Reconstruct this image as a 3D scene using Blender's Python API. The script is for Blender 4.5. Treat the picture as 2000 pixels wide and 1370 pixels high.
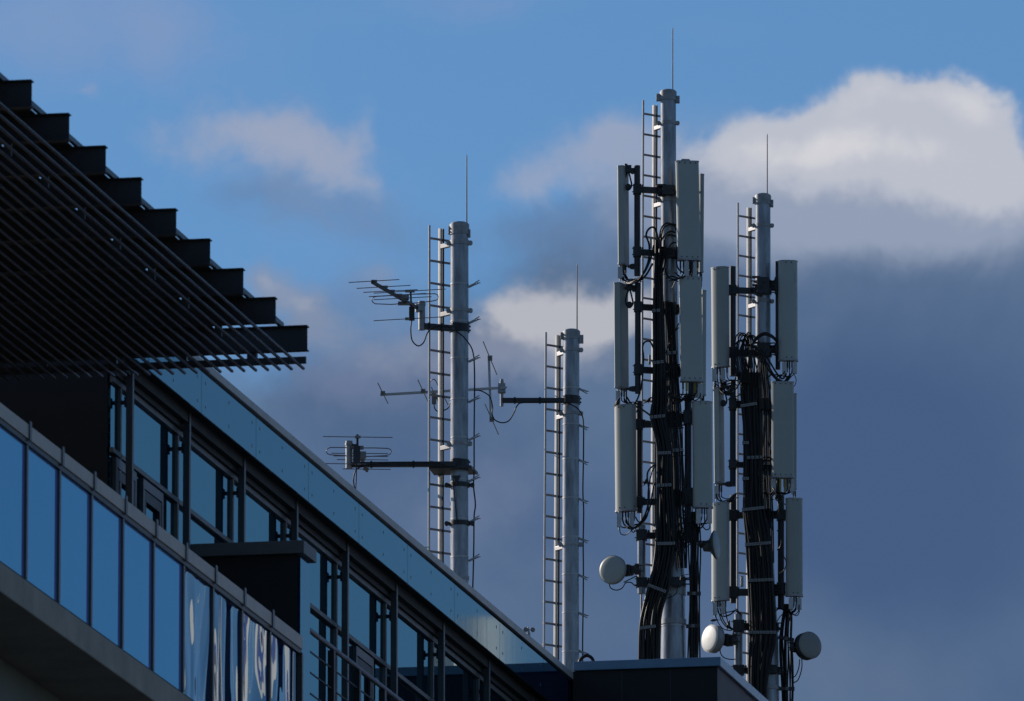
import bpy, math, random
from mathutils import Vector, Matrix
from mathutils.geometry import tessellate_polygon
random.seed(7)
for o in list(bpy.data.objects): bpy.data.objects.remove(o)
scn = bpy.context.scene
col = scn.collection

# ------------------------------------------------------------------ camera
FPX, TH = 24000.0, math.radians(11.01)      # focal length in photo pixels (2000 wide), pitch
S_, C_ = math.sin(TH), math.cos(TH)
cd = bpy.data.cameras.new('camera'); cam = bpy.data.objects.new('camera', cd); col.objects.link(cam)
cd.sensor_width = 36; cd.lens = 36*FPX/2000; cd.clip_start = 1; cd.clip_end = 6000
cam.rotation_euler = (math.radians(90)+TH, 0, 0)
scn.camera = cam
cd.dof.use_dof = True; cd.dof.focus_distance = 162; cd.dof.aperture_fstop = 9

# ------------------------------------------------------------------ light
SUN_AZ, SUN_EL = math.radians(-56), math.radians(24)     # azimuth from +Y towards +X
sd = bpy.data.lights.new('sun', 'SUN'); so = bpy.data.objects.new('sun', sd); col.objects.link(so)
sd.energy = 5.0; sd.angle = math.radians(0.5); sd.color = (1.0, .90, .80)
sv = Vector((math.sin(SUN_AZ)*math.cos(SUN_EL), math.cos(SUN_AZ)*math.cos(SUN_EL), math.sin(SUN_EL)))
so.rotation_euler = sv.to_track_quat('Z', 'Y').to_euler()
scn.view_settings.view_transform = 'Standard'; scn.view_settings.look = 'None'
scn.view_settings.exposure = 0; scn.view_settings.gamma = 1; scn.view_settings.use_curve_mapping = False

W = bpy.data.worlds.new("World"); scn.world = W; W.use_nodes = True
nt = W.node_tree
for n_ in list(nt.nodes): nt.nodes.remove(n_)
def N(t, **k):
    n = nt.nodes.new(t)
    for a, b in k.items(): setattr(n, a, b)
    return n
def L(a, b): nt.links.new(a, b)
def M(op, a, b=None, c=None, clamp=False):
    n = N('ShaderNodeMath', operation=op); n.use_clamp = clamp
    for i, v in enumerate((a, b, c)):
        if v is None: continue
        if isinstance(v, (int, float)): n.inputs[i].default_value = v
        else: L(v, n.inputs[i])
    return n.outputs[0]
def MIX(fac, a, b):
    n = N('ShaderNodeMix', data_type='RGBA')
    if isinstance(fac, (int, float)): n.inputs[0].default_value = fac
    else: L(fac, n.inputs[0])
    for i, v in ((6, a), (7, b)):
        if isinstance(v, tuple): n.inputs[i].default_value = (*v, 1)
        else: L(v, n.inputs[i])
    return n.outputs[2]
def SS(v, lo, hi):
    n = N('ShaderNodeMapRange', interpolation_type='SMOOTHSTEP'); L(v, n.inputs[0])
    n.inputs[1].default_value = lo; n.inputs[2].default_value = hi
    return n.outputs[0]
def srgb(r, g, b):
    f = lambda c: ((c/255+.055)/1.055)**2.4 if c > 10 else c/255/12.92
    return (f(r), f(g), f(b))
tc = N('ShaderNodeTexCoord'); sep = N('ShaderNodeSeparateXYZ'); L(tc.outputs['Generated'], sep.inputs[0])
az = M('MULTIPLY', M('ARCTAN2', sep.outputs[0], sep.outputs[1]), 57.2958)           # degrees from +Y
el = M('MULTIPLY', M('ARCSINE', sep.outputs[2]), 57.2958)
sky = N('ShaderNodeTexSky', sky_type='NISHITA'); sky.sun_disc = False
sky.sun_elevation = SUN_EL; sky.sun_rotation = SUN_AZ; sky.altitude = 200; sky.air_density = 1.0; sky.dust_density = .4; sky.ozone_density = 3.0
cmb = N('ShaderNodeCombineXYZ'); L(az, cmb.inputs[0]); L(el, cmb.inputs[1])
def noise(scale, detail=6, rough=.55, seed=0., dist=0., stretch=(1, 1)):
    m = N('ShaderNodeMapping'); L(cmb.outputs[0], m.inputs[0]); m.inputs['Location'].default_value = (seed, seed*1.7, seed*.3)
    m.inputs['Scale'].default_value = (scale*stretch[0], scale*stretch[1], 1)
    n = N('ShaderNodeTexNoise'); n.inputs['Scale'].default_value = 1; n.inputs['Detail'].default_value = detail
    n.inputs['Roughness'].default_value = rough; n.inputs['Distortion'].default_value = dist
    L(m.outputs[0], n.inputs[0]); return n
def A(px): return math.degrees((px-1000)/24450)
def E_(py): return 11.01-math.degrees((py-685)/24000)
PXD = 57.2958/24200                                    # degrees per photo pixel
wn = noise(2.0, 9, .60, 3.1, .3)                        # warp of the cloud outlines
wv = N('ShaderNodeVectorMath', operation='MULTIPLY_ADD'); L(wn.outputs['Color'], wv.inputs[0])
wv.inputs[1].default_value = (.42, .36, 0); 
wo = N('ShaderNodeVectorMath', operation='SUBTRACT'); L(cmb.outputs[0], wo.inputs[0]); wo.inputs[1].default_value = (.21, .18, 0)
L(wo.outputs[0], wv.inputs[2]); WP = wv.outputs[0]
WPC = [WP]
def after(c):          # evaluate the next group of blobs only once colour c is known (keeps the shader's stack small)
    n = N('ShaderNodeVectorMath', operation='MULTIPLY_ADD'); L(c, n.inputs[0]); n.inputs[1].default_value = (1e-9, 1e-9, 1e-9); L(WP, n.inputs[2]); WPC[0] = n.outputs[0]
def blobs(lst):
    tot = None
    for (cx, cy, rx, ry, w, rot) in lst:
        m = N('ShaderNodeMapping', vector_type='TEXTURE'); L(WPC[0], m.inputs[0])
        m.inputs['Location'].default_value = (A(cx), E_(cy), 0); m.inputs['Rotation'].default_value = (0, 0, math.radians(rot))
        m.inputs['Scale'].default_value = (rx*PXD, ry*PXD, 1)
        d = N('ShaderNodeVectorMath', operation='DOT_PRODUCT'); L(m.outputs[0], d.inputs[0]); L(m.outputs[0], d.inputs[1])
        e = M('MULTIPLY', M('POWER', 2.71828, M('MULTIPLY', d.outputs['Value'], -1)), w)
        tot = e if tot is None else M('ADD', tot, e)
        if len(lst) > 5 and (cx, cy) == lst[4][:2]:
            n = N('ShaderNodeVectorMath', operation='MULTIPLY_ADD'); L(tot, n.inputs[0]); n.inputs[1].default_value = (1e-9, 1e-9, 1e-9); L(WPC[0], n.inputs[2]); WPC[0] = n.outputs[0]
    return tot
n_f = noise(3.0, 10, .60, 11.3, .5); n_m = noise(.85, 6, .55, 5.2, .3); n_s = noise(8.5, 9, .66, 2.2, .5, (1, 1.25))
def nz(v, n, amp): return M('ADD', v, M('MULTIPLY', M('SUBTRACT', n.outputs['Fac'], .5), amp))
# clear blue of the Nishita sky, tinted to the deep afternoon blue
tint = N('ShaderNodeMix', data_type='RGBA', blend_type='MULTIPLY'); tint.inputs[0].default_value = 1
L(sky.outputs[0], tint.inputs[6]); tint.inputs[7].default_value = (1, 1, 1, 1)
K = 0.1                                                 # Background strength; cloud radiances are divided by it
def cr(r, g, b): return tuple(c/K for c in srgb(r, g, b))
colr = tint.outputs[2]
TINT = tint
def layer(fac, top, blist, nn, amp, lo, hi, colour, extra=None):
    after(top)
    b = blobs(blist); v = nz(b, nn, amp)
    if extra: v = nz(v, extra[0], extra[1])
    return MIX(M('MULTIPLY', M('MULTIPLY', SS(v, lo, hi), SS(b, .04, .30)), fac), top, colour)
# lilac veil over the upper left and thin ones at the top
colr = layer(.55, colr, [(40, 30, 260, 130, .8, 0), (400, 90, 260, 130, .35, 0), (290, 60, 60, 90, .35, 0), (900, 10, 260, 60, .45, 0), (1390, 70, 150, 40, .3, 0)], n_m, .7, .15, 1.1, cr(140, 156, 192), (n_s, .35))
# grey violet body that fills the lower sky
after(colr)
bcol = MIX(SS(n_m.outputs['Fac'], .35, .65), cr(79, 102, 136), cr(93, 115, 146))
after(bcol)
bcol = MIX(SS(nz(blobs([(1850, 980, 360, 380, 1.0, 10), (1640, 900, 260, 240, .7, 0), (1100, 1050, 260, 150, .55, 0), (800, 860, 200, 110, .3, 0)]), n_m, .4), .1, 1.1), bcol, cr(68, 91, 128))
after(bcol)
bcol = MIX(M('MULTIPLY', SS(nz(blobs([(1650, 1330, 300, 120, .8, 0), (1100, 1230, 220, 100, .7, 0), (950, 1050, 120, 120, .35, 0), (1560, 1150, 120, 160, .3, 0)]), n_f, .5), .2, 1.2), .8), bcol, cr(94, 112, 140))
colr = layer(.97, colr, [(1000, 1330, 1600, 520, 1.2, 0), (760, 860, 420, 200, .6, 0), (1850, 700, 560, 330, 1.3, 0), (1330, 660, 300, 260, .8, 0), (1500, 900, 520, 340, .7, 0)], n_f, .40, .22, .85, bcol)
colr = layer(.62, colr, [(680, 410, 210, 70, .58, -14), (470, 390, 110, 40, .45, 0), (1090, 455, 170, 60, .8, 0), (1240, 430, 130, 80, .5, 0), (600, 660, 160, 110, 1.0, 0), (760, 620, 130, 90, .8, 0), (300, 480, 200, 90, .2, 0)], n_f, .55, .1, .95, cr(97, 123, 160), (n_s, .25))
colr = layer(.62, colr, [(800, 740, 240, 70, .8, 0), (1000, 930, 220, 110, .7, 0), (860, 1040, 130, 90, .6, 0), (640, 760, 110, 90, .5, 0), (1080, 1140, 130, 80, .5, 0), (1420, 1200, 90, 120, .4, 0)], n_f, 1.1, .22, 1.3, cr(114, 126, 156), (n_s, .25))
# pale puffs
colr = layer(.45, colr, [(480, 290, 260, 120, .8, -8), (620, 380, 200, 90, .5, -14), (1120, 340, 200, 110, .5, 0), (700, 560, 140, 90, .6, 0), (820, 640, 120, 60, .6, 0)], n_f, 1.2, .12, 1.5, cr(134, 153, 186), (n_s, .5))
colr = layer(.80, colr, [(430, 262, 120, 62, .95, -10), (560, 290, 110, 58, .9, -18), (665, 335, 80, 40, .7, -20), (690, 250, 40, 85, .62, 0), (330, 320, 110, 50, .40, 0), (250, 260, 90, 50, .2, 0)], n_f, 1.15, .18, 1.35, cr(162, 169, 190), (n_s, .60))
colr = layer(.55, colr, [(130, 170, 40, 20, .8, 0), (380, 70, 60, 60, .35, 0), (530, 240, 80, 40, .5, 0), (600, 360, 140, 30, .35, -14)], n_s, .8, .2, 1.1, cr(150, 160, 188))
colr = layer(.72, colr, [(1060, 350, 130, 62, .6, 0), (1215, 285, 95, 62, .9, 0), (1180, 330, 130, 60, .5, 0), (1030, 385, 60, 40, .4, 0), (1380, 370, 190, 90, .75, 0), (1350, 440, 160, 60, .35, 0)], n_f, 1.15, .15, 1.25, cr(162, 170, 192), (n_s, .55))
colr = layer(.75, colr, [(1080, 690, 210, 75, 1.0, 0), (960, 680, 120, 60, .5, 0), (560, 600, 75, 62, 1.0, -35), (505, 548, 45, 42, .9, 0), (650, 660, 90, 70, .6, 0), (780, 690, 90, 50, .6, 0), (735, 535, 45, 28, .7, 20)], n_f, 1.1, .2, 1.35, cr(138, 147, 169), (n_s, .50))
colr = layer(.92, colr, [(1020, 610, 90, 62, 1.0, 0), (1140, 618, 110, 72, 1.35, 0), (1200, 600, 70, 60, 1.0, 0), (960, 615, 70, 42, .75, 0), (555, 590, 48, 40, .55, -35), (510, 545, 30, 26, .55, 0)], n_f, 1.15, .30, 1.45, cr(186, 187, 195), (n_s, .50))
# the big bank: a shaded skirt below, a bright crown with a crisp upper rim
colr = layer(.95, colr, [(1500, 390, 260, 90, 1.1, 0), (1750, 390, 260, 85, 1.2, 0), (1950, 400, 140, 100, 1.1, 0), (1640, 300, 330, 100, 1.0, 0), (1850, 380, 220, 80, .8, 0), (1650, 450, 420, 90, .8, 0), (1250, 330, 180, 80, .4, 0)], n_f, .7, .05, 1.9, cr(148, 160, 183))
colr = layer(.97, colr, [(1470, 300, 150, 62, 1.0, 8), (1600, 262, 150, 70, 1.3, 0), (1740, 228, 140, 85, 1.5, 0), (1850, 205, 90, 62, 1.2, 0), (1900, 260, 120, 90, 1.5, 0), (1990, 300, 80, 110, 1.0, 0), (1330, 300, 90, 36, .45, 0), (1740, 340, 180, 60, .72, 0), (1940, 370, 170, 80, .85, 0), (1560, 370, 200, 55, .42, 0)], n_f, 1.0, .42, 1.40, cr(188, 192, 204), (n_s, .55))
colr = layer(.80, colr, [(1650, 285, 110, 40, .9, 0), (1540, 300, 110, 30, .7, 0), (1850, 185, 90, 32, .9, 0), (1940, 205, 60, 45, .7, 0), (1760, 300, 130, 30, .6, 0), (1700, 200, 60, 30, .35, 0), (1850, 300, 80, 40, .4, 0)], n_f, 2.4, .15, 1.6, cr(216, 215, 219))
# broken cloud over the rest of the sky, away from this view and away from what the glass mirrors
n3 = N('ShaderNodeTexNoise'); L(tc.outputs['Generated'], n3.inputs[0]); n3.inputs['Scale'].default_value = 2.4; n3.inputs['Detail'].default_value = 7
back = M('MULTIPLY', SS(n3.outputs['Fac'], .40, .58), SS(M('ABSOLUTE', M('SUBTRACT', az, 12)), 24, 50))
colr = MIX(M('MULTIPLY', back, .55), colr, cr(100, 112, 128))
bg = N('ShaderNodeBackground'); bg.inputs[1].default_value = K; L(colr, bg.inputs[0])
wout = N('ShaderNodeOutputWorld'); L(bg.outputs[0], wout.inputs[0])
SKY_TINT = (.52, .742, .945)
TINT.inputs[7].default_value = (*SKY_TINT, 1)

# ------------------------------------------------------------------ materials
MATS = {}; GLASSY = ('window_glass', 'balustrade_glass', 'film_glass', 'parapet_panel')
def mat(name, base, rough=.5, metal=0., ior=1.5, var=.15, scale=6., bump=0., bscale=30., streak=None, spec=None, coat=0.):
    m = bpy.data.materials.new(name); m.use_nodes = True; t = m.node_tree; p = t.nodes['Principled BSDF']
    tx = t.nodes.new('ShaderNodeTexCoord'); mp = t.nodes.new('ShaderNodeMapping'); t.links.new(tx.outputs['Object'], mp.inputs[0])
    if streak: mp.inputs['Scale'].default_value = streak
    nn = t.nodes.new('ShaderNodeTexNoise'); nn.inputs['Scale'].default_value = scale; nn.inputs['Detail'].default_value = 6; nn.inputs['Roughness'].default_value = .65
    t.links.new(mp.outputs[0], nn.inputs[0])
    mr = t.nodes.new('ShaderNodeMapRange'); t.links.new(nn.outputs['Fac'], mr.inputs[0])
    mr.inputs[1].default_value = .3; mr.inputs[2].default_value = .7; mr.inputs[3].default_value = 1-var; mr.inputs[4].default_value = 1+var
    mx = t.nodes.new('ShaderNodeVectorMath'); mx.operation = 'SCALE'; mx.inputs[0].default_value = base; t.links.new(mr.outputs[0], mx.inputs['Scale'])
    t.links.new(mx.outputs[0], p.inputs['Base Color'])
    p.inputs['Roughness'].default_value = rough; p.inputs['Metallic'].default_value = metal; p.inputs['IOR'].default_value = ior
    p.inputs['Coat Weight'].default_value = coat
    if name in GLASSY: p.inputs['Specular Tint'].default_value = (.30, .90, 1.0, 1) if name != 'film_glass' else (.75, .92, 1.0, 1)
    if bump:
        n2 = t.nodes.new('ShaderNodeTexNoise'); n2.inputs['Scale'].default_value = bscale; n2.inputs['Detail'].default_value = 4
        t.links.new(mp.outputs[0], n2.inputs[0])
        b = t.nodes.new('ShaderNodeBump'); b.inputs['Strength'].default_value = 1; b.inputs['Distance'].default_value = bump
        t.links.new(n2.outputs['Fac'], b.inputs['Height']); t.links.new(b.outputs[0], p.inputs['Normal'])
    MATS[name] = m; return m
mat('galvanised_steel', (.23, .24, .27), .33, .55, var=.42, scale=4, streak=(3, 3, .6), bump=.002, bscale=12)
mat('galvanised_dull', (.27, .28, .30), .55, .4, var=.3, scale=9)
mat('ladder_aluminium', (.34, .33, .33), .38, .6, var=.12)
mat('rung_metal', (.17, .15, .15), .45, .4, var=.2)
mat('galvanised_dark', (.07, .075, .08), .5, .3, var=.3)
mat('dark_steel', (.024, .027, .033), .5, .3, var=.3)
mat('black_rubber', (.006, .006, .007), .42, 0, ior=1.36, var=.3)
mat('black_plastic', (.02, .02, .022), .5, 0, var=.2)
mat('yellow_jacket', (.30, .25, .03), .5)
mat('connector_grey', (.38, .40, .42), .45, .3)
mat('clamp_white', (.27, .28, .29), .4, 0)
mat('louvre_paint', (.014, .018, .025), .6, .0, var=.2)
mat('louvre_tube', (.026, .038, .050), .45, .2, var=.2)
mat('dark_cladding', (.008, .008, .009), .75, 0, var=.25, scale=3)
mat('annex_side', (.030, .031, .034), .6, 0, var=.25, scale=3)
mat('flashing_box', (.10, .10, .105), .5, .1)
mat('flashing_grey', (.46, .41, .38), .5, .15, var=.15, scale=2)
mat('flashing_blue', (.10, .16, .24), .30, .35, var=.12, scale=2)
mat('mullion_grey', (.065, .07, .08), .42, .4, var=.1)
mat('transom_grey', (.12, .12, .125), .5, .2, var=.1)
mat('rail_cap', (.50, .41, .35), .5, .1, var=.1)
mat('concrete', (.38, .32, .26), .8, 0, var=.18, scale=1.6, bump=.004, bscale=14)
mat('concrete_pale', (.22, .215, .19), .85, 0, var=.12, scale=1)
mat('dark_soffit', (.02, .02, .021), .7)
mat('roofing', (.12, .12, .12), .9, var=.2)
mat('ground', (.045, .05, .04), .95, var=.3, scale=.05)
mat('bird_black', (.012, .012, .014), .6)
mat('rod_steel', (.16, .15, .15), .4, .5)
mat('neighbour_white', (.75, .74, .72), .7, 0, var=.05, scale=.5)
mat('neighbour_blue', (.015, .08, .34), .25, 0)
mat('neighbour_dark', (.05, .06, .08), .5, 0)
def radome(name, base):
    m = mat(name, base, .5, 0, var=.07, scale=1.5); t = m.node_tree; p = t.nodes['Principled BSDF']
    src = p.inputs['Base Color'].links[0].from_socket
    tx = t.nodes['Texture Coordinate']
    # bird dirt and streaks that have a shape of their own
    def speck(sc, thr, st, seed):
        mp = t.nodes.new('ShaderNodeMapping'); mp.inputs['Scale'].default_value = st; mp.inputs['Location'].default_value = (seed, seed, seed)
        t.links.new(tx.outputs['Object'], mp.inputs[0])
        n = t.nodes.new('ShaderNodeTexNoise'); n.inputs['Scale'].default_value = sc; n.inputs['Detail'].default_value = 2; t.links.new(mp.outputs[0], n.inputs[0])
        r = t.nodes.new('ShaderNodeMapRange'); r.inputs[1].default_value = thr; r.inputs[2].default_value = thr+.02; t.links.new(n.outputs['Fac'], r.inputs[0]); return r.outputs[0]
    for sc, thr, st, sd, c in ((20, .755, (1, 1, .5), 3, (.03, .03, .03)), (14, .74, (1.4, 1.4, .10), 8, (.10, .11, .11))):
        k = t.nodes.new('ShaderNodeMix'); k.data_type = 'RGBA'; t.links.new(speck(sc, thr, st, sd), k.inputs[0]); t.links.new(src, k.inputs[6]); k.inputs[7].default_value = (*c, 1)
        src = k.outputs[2]
    t.links.new(src, p.inputs['Base Color']); return m
def vary(m):
    t = m.node_tree; p = t.nodes['Principled BSDF']; src = p.inputs['Base Color'].links[0].from_socket
    oi = t.nodes.new('ShaderNodeObjectInfo'); r = t.nodes.new('ShaderNodeMapRange'); t.links.new(oi.outputs['Random'], r.inputs[0]); r.inputs[3].default_value = .86; r.inputs[4].default_value = 1.18
    v = t.nodes.new('ShaderNodeVectorMath'); v.operation = 'SCALE'; t.links.new(src, v.inputs[0]); t.links.new(r.outputs[0], v.inputs['Scale']); t.links.new(v.outputs[0], p.inputs['Base Color'])
vary(MATS['parapet_panel']) if 'parapet_panel' in MATS else None
radome('radome_grey', (.29, .32, .31)); radome('radome_white', (.62, .62, .59)); radome('radome_dark', (.20, .21, .20)); vary(MATS['radome_grey'])
def mirror(name, base, ior, rough, wave=0., wscale=1., st=(1, 1, 1)):
    m = mat(name, base, rough, 0, ior=ior, var=.06, scale=.7); t = m.node_tree; p = t.nodes['Principled BSDF']
    if wave:
        tx = t.nodes['Texture Coordinate']; mp = t.nodes.new('ShaderNodeMapping'); mp.inputs['Scale'].default_value = st; t.links.new(tx.outputs['Object'], mp.inputs[0])
        n = t.nodes.new('ShaderNodeTexNoise'); n.inputs['Scale'].default_value = wscale; n.inputs['Detail'].default_value = 1.6; n.inputs['Distortion'].default_value = .5
        t.links.new(mp.outputs[0], n.inputs[0]); b = t.nodes.new('ShaderNodeBump'); b.inputs['Strength'].default_value = 1; b.inputs['Distance'].default_value = wave
        t.links.new(n.outputs['Fac'], b.inputs['Height']); t.links.new(b.outputs[0], p.inputs['Normal'])
    return m
mirror('window_glass', (.004, .010, .022), 2.7, .01, .0010, .5)
mirror('balustrade_glass', (.22, .25, .62), 3.8, .02, .0010, .5)
mirror('film_glass', (.003, .02, .10), 3.2, .012, .20, .95, (1, 1, .40))
mirror('parapet_panel', (.003, .010, .04), 2.4, .045, .0002, 4.0, (1, 1, .10))

# ------------------------------------------------------------------ geometry helpers
def at(px, py, Y):
    v = (685-py)/FPX; Z = Y*(S_+v*C_)/(C_-v*S_)
    return Vector(((px-1000)/FPX*(Y*C_+Z*S_), Y, Z))
def atz(px, py, Z):                    # point of the sight line at height Z
    r = at(px, py, 1.0); return r*(Z/r.z)
AL = math.radians(11.33)
U = Vector((math.sin(AL), math.cos(AL), 0)); NV = Vector((math.cos(AL), -math.sin(AL), 0)); UP = Vector((0, 0, 1)); B0 = Vector((.64, 144.6, 0))
def FP(s, t, z): return B0+U*s+NV*t+UP*z
def fs(px, py, t):
    m = at(px, py, 1.0).x
    return (m*(B0.y+t*NV.y)-B0.x-t*NV.x)/(U.x-m*U.y)
class MB:
    def __init__(s): s.v = []; s.f = []; s.sm = []
    def add(s, vs, fcs, smooth=False):
        b = len(s.v); s.v += [Vector(v) for v in vs]; s.f += [[i+b for i in f] for f in fcs]; s.sm += [smooth]*len(fcs); return s
    def box(s, c, h, ax=None):
        ax = ax or (Vector((1, 0, 0)), Vector((0, 1, 0)), UP); c = Vector(c)
        vs = [c+ax[0]*(h[0]*i)+ax[1]*(h[1]*j)+ax[2]*(h[2]*k) for k in (-1, 1) for j in (-1, 1) for i in (-1, 1)]
        return s.add(vs, [(0, 2, 3, 1), (4, 5, 7, 6), (0, 1, 5, 4), (2, 6, 7, 3), (0, 4, 6, 2), (1, 3, 7, 5)])
    def fb(s, s0, s1, t0, t1, z0, z1):
        return s.box(FP((s0+s1)/2, (t0+t1)/2, (z0+z1)/2), ((s1-s0)/2, (t1-t0)/2, (z1-z0)/2), (U, NV, UP))
    def beam(s, a, b, w, h, up=UP):            # rectangular bar from a to b
        a, b = Vector(a), Vector(b); d = b-a; l = d.length; d.normalize(); x = d.cross(up)
        if x.length < 1e-4: x = Vector((1, 0, 0))
        x.normalize(); y = x.cross(d)
        return s.box((a+b)/2, (w/2, l/2, h/2), (x, d, y))
    def tube(s, pts, r, n=8, caps=True):
        pts = [Vector(p) for p in pts]; m = len(pts)
        rs = r if isinstance(r, (list, tuple)) else [r]*m
        t0 = (pts[1]-pts[0]).normalized(); x = t0.orthogonal().normalized(); vs = []
        for i in range(m):
            t = (pts[min(i+1, m-1)]-pts[max(i-1, 0)])
            t = t.normalized() if t.length > 1e-9 else t0
            x = (x-t*x.dot(t)).normalized(); y = t.cross(x)
            for k in range(n):
                a = 2*math.pi*k/n; vs.append(pts[i]+(x*math.cos(a)+y*math.sin(a))*rs[i])
        s.add(vs, [(i*n+k, i*n+(k+1) % n, (i+1)*n+(k+1) % n, (i+1)*n+k) for i in range(m-1) for k in range(n)], True)
        if caps:
            s.add(vs[:n], [tuple(range(n-1, -1, -1))]); s.add(vs[-n:], [tuple(range(n))])
        return s
    def cyl(s, a, b, r0, r1=None, n=24): return s.tube([a, b], [r0, r0 if r1 is None else r1], n)
    def ring(s, c, r, h, n=28): return s.cyl(Vector(c)-UP*h/2, Vector(c)+UP*h/2, r, r, n)
    def prism(s, poly, ext):
        k = len(poly); a = [Vector(p) for p in poly]; b = [p+ext for p in a]
        s.add(a+b, [(i, (i+1) % k, (i+1) % k+k, i+k) for i in range(k)])
        s.add(a, [tuple(range(k-1, -1, -1))]); s.add(b, [tuple(range(k))]); return s
    def lathe(s, o, ax, prof, n=32):            # prof: (distance along axis, radius)
        o = Vector(o); ax = Vector(ax).normalized(); x = ax.orthogonal().normalized(); y = ax.cross(x); vs = []
        for d, r in prof:
            for k in range(n):
                a = 2*math.pi*k/n; vs.append(o+ax*d+(x*math.cos(a)+y*math.sin(a))*max(r, 1e-4))
        return s.add(vs, [(i*n+k, i*n+(k+1) % n, (i+1)*n+(k+1) % n, (i+1)*n+k) for i in range(len(prof)-1) for k in range(n)], True)
    def build(s, name, m, parent=None, bevel=0.):
        me = bpy.data.meshes.new(name); o0 = Vector((0, 0, 0)); p = parent
        while p is not None: o0 += p.location; p = p.parent
        own = Vector((0, 0, 0))
        me.from_pydata([v-o0 for v in s.v], [], s.f); me.polygons.foreach_set('use_smooth', s.sm)
        me.materials.append(MATS[m]); me.update()
        o = bpy.data.objects.new(name, me); col.objects.link(o); o.parent = parent
        if bevel:
            bv = o.modifiers.new('bevel', 'BEVEL'); bv.width = bevel; bv.segments = 2; bv.limit_method = 'ANGLE'
        return o
def thing(name, label, cat, loc=(0, 0, 0), group=None, kind=None):
    o = bpy.data.objects.new(name, None); col.objects.link(o); o.location = loc; o.empty_display_size = .1
    o['label'] = label; o['category'] = cat
    if group: o['group'] = group
    return o
def spline(pts, k=6):
    pts = [Vector(p) for p in pts]; P = [2*pts[0]-pts[1]]+pts+[2*pts[-1]-pts[-2]]; out = []
    for i in range(1, len(P)-2):
        for j in range(k):
            t = j/k; a, b, c, d = P[i-1:i+3]
            out.append(.5*((2*b)+(c-a)*t+(2*a-5*b+4*c-d)*t*t+(3*b-a-3*c+d)*t**3))
    out.append(P[-2]); return out
def kpx(Y): return FPX/(Y*1.019)                # photo pixels per metre at depth Y

# ------------------------------------------------------------------ ground
g = MB(); g.add([(-1500, -300, -1.6), (1500, -300, -1.6), (1500, 3500, -1.6), (-1500, 3500, -1.6)], [(0, 1, 2, 3)])
go = g.build('ground', 'ground'); go['kind'] = 'structure'

# ------------------------------------------------------------------ office building (facade frame: s along, t outwards, z up)
MOD = 2.613; SEAM0 = -1.38                       # parapet seam positions SEAM0-k*MOD
S_END = fs(215, 800, -.27)                        # end wall of the penthouse
ZT, ZB, ZG, ZTR, ZFL = 24.27, 23.72, 23.56, 22.80, 20.45
bld = thing('office_building', 'blue glazed office building with dark end wall and metal parapet, receding to the right', 'building', FP(-10, -4, 0))
MB().fb(S_END+.16, 22, -9, -.30, ZG, ZT-.25).build('roof', 'roofing', bld)
MB().fb(S_END, S_END+.15, -9, -.30, ZFL-.3, ZT-.02).fb(S_END-.02, S_END, -9, -.32, 21.9, 21.93).fb(S_END-.02, S_END, -1.62, -1.60, 20, 24).build('end_wall', 'dark_cladding', bld)
MB().fb(S_END+.16, 22, -9, -8.8, 0, ZG).build('back_wall', 'dark_cladding', bld)
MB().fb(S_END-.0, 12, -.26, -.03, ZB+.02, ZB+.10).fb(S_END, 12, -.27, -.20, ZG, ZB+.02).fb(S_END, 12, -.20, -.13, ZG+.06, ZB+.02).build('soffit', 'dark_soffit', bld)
MB().fb(S_END-.06, 12, -.22, .035, ZT-.085, ZT).build('parapet_cap', 'flashing_grey', bld, .006)
for k in range(-5, 9):                            # parapet panels, each with its rivets
    a, b = SEAM0-(k+1)*MOD+.012, SEAM0-k*MOD
    if k == 8: a = max(a, S_END)
    if b < S_END: continue
    p = MB().fb(max(a, S_END), b-.0, -.02, 0, ZB, ZT-.087).build('parapet_panel', 'parapet_panel', bld)
    if k < 0: continue
    r = MB()
    for f in (.07, .5, .93):
        for zz in (ZB+.10, ZT-.20):
            s0 = a+(b-a)*f
            if s0 > S_END+.1: r.fb(s0-.009, s0+.009, 0, .003, zz-.016, zz+.016)
    r.build('rivet', 'flashing_blue', p)
posts = [SEAM0-k*MOD for k in range(-4, 9)]
for s0 in posts:
    if s0 < S_END: continue
    c = MB().fb(s0-.035, s0+.035, -.185, -.115, ZFL-.2, ZB+.015).build('facade_post', 'mullion_grey', bld, .004)
    MB().fb(s0-.012, s0+.012, -.268, -.185, 23.33, 23.37).fb(s0-.05, s0+.05, -.20, -.186, 23.30, 23.40).fb(s0-.012, s0+.012, -.268, -.185, 21.2, 21.24).build('bracket', 'dark_steel', c)
edges = sorted([S_END]+[s0 for s0 in posts if s0 > S_END]+[SEAM0+5*MOD])
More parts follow.
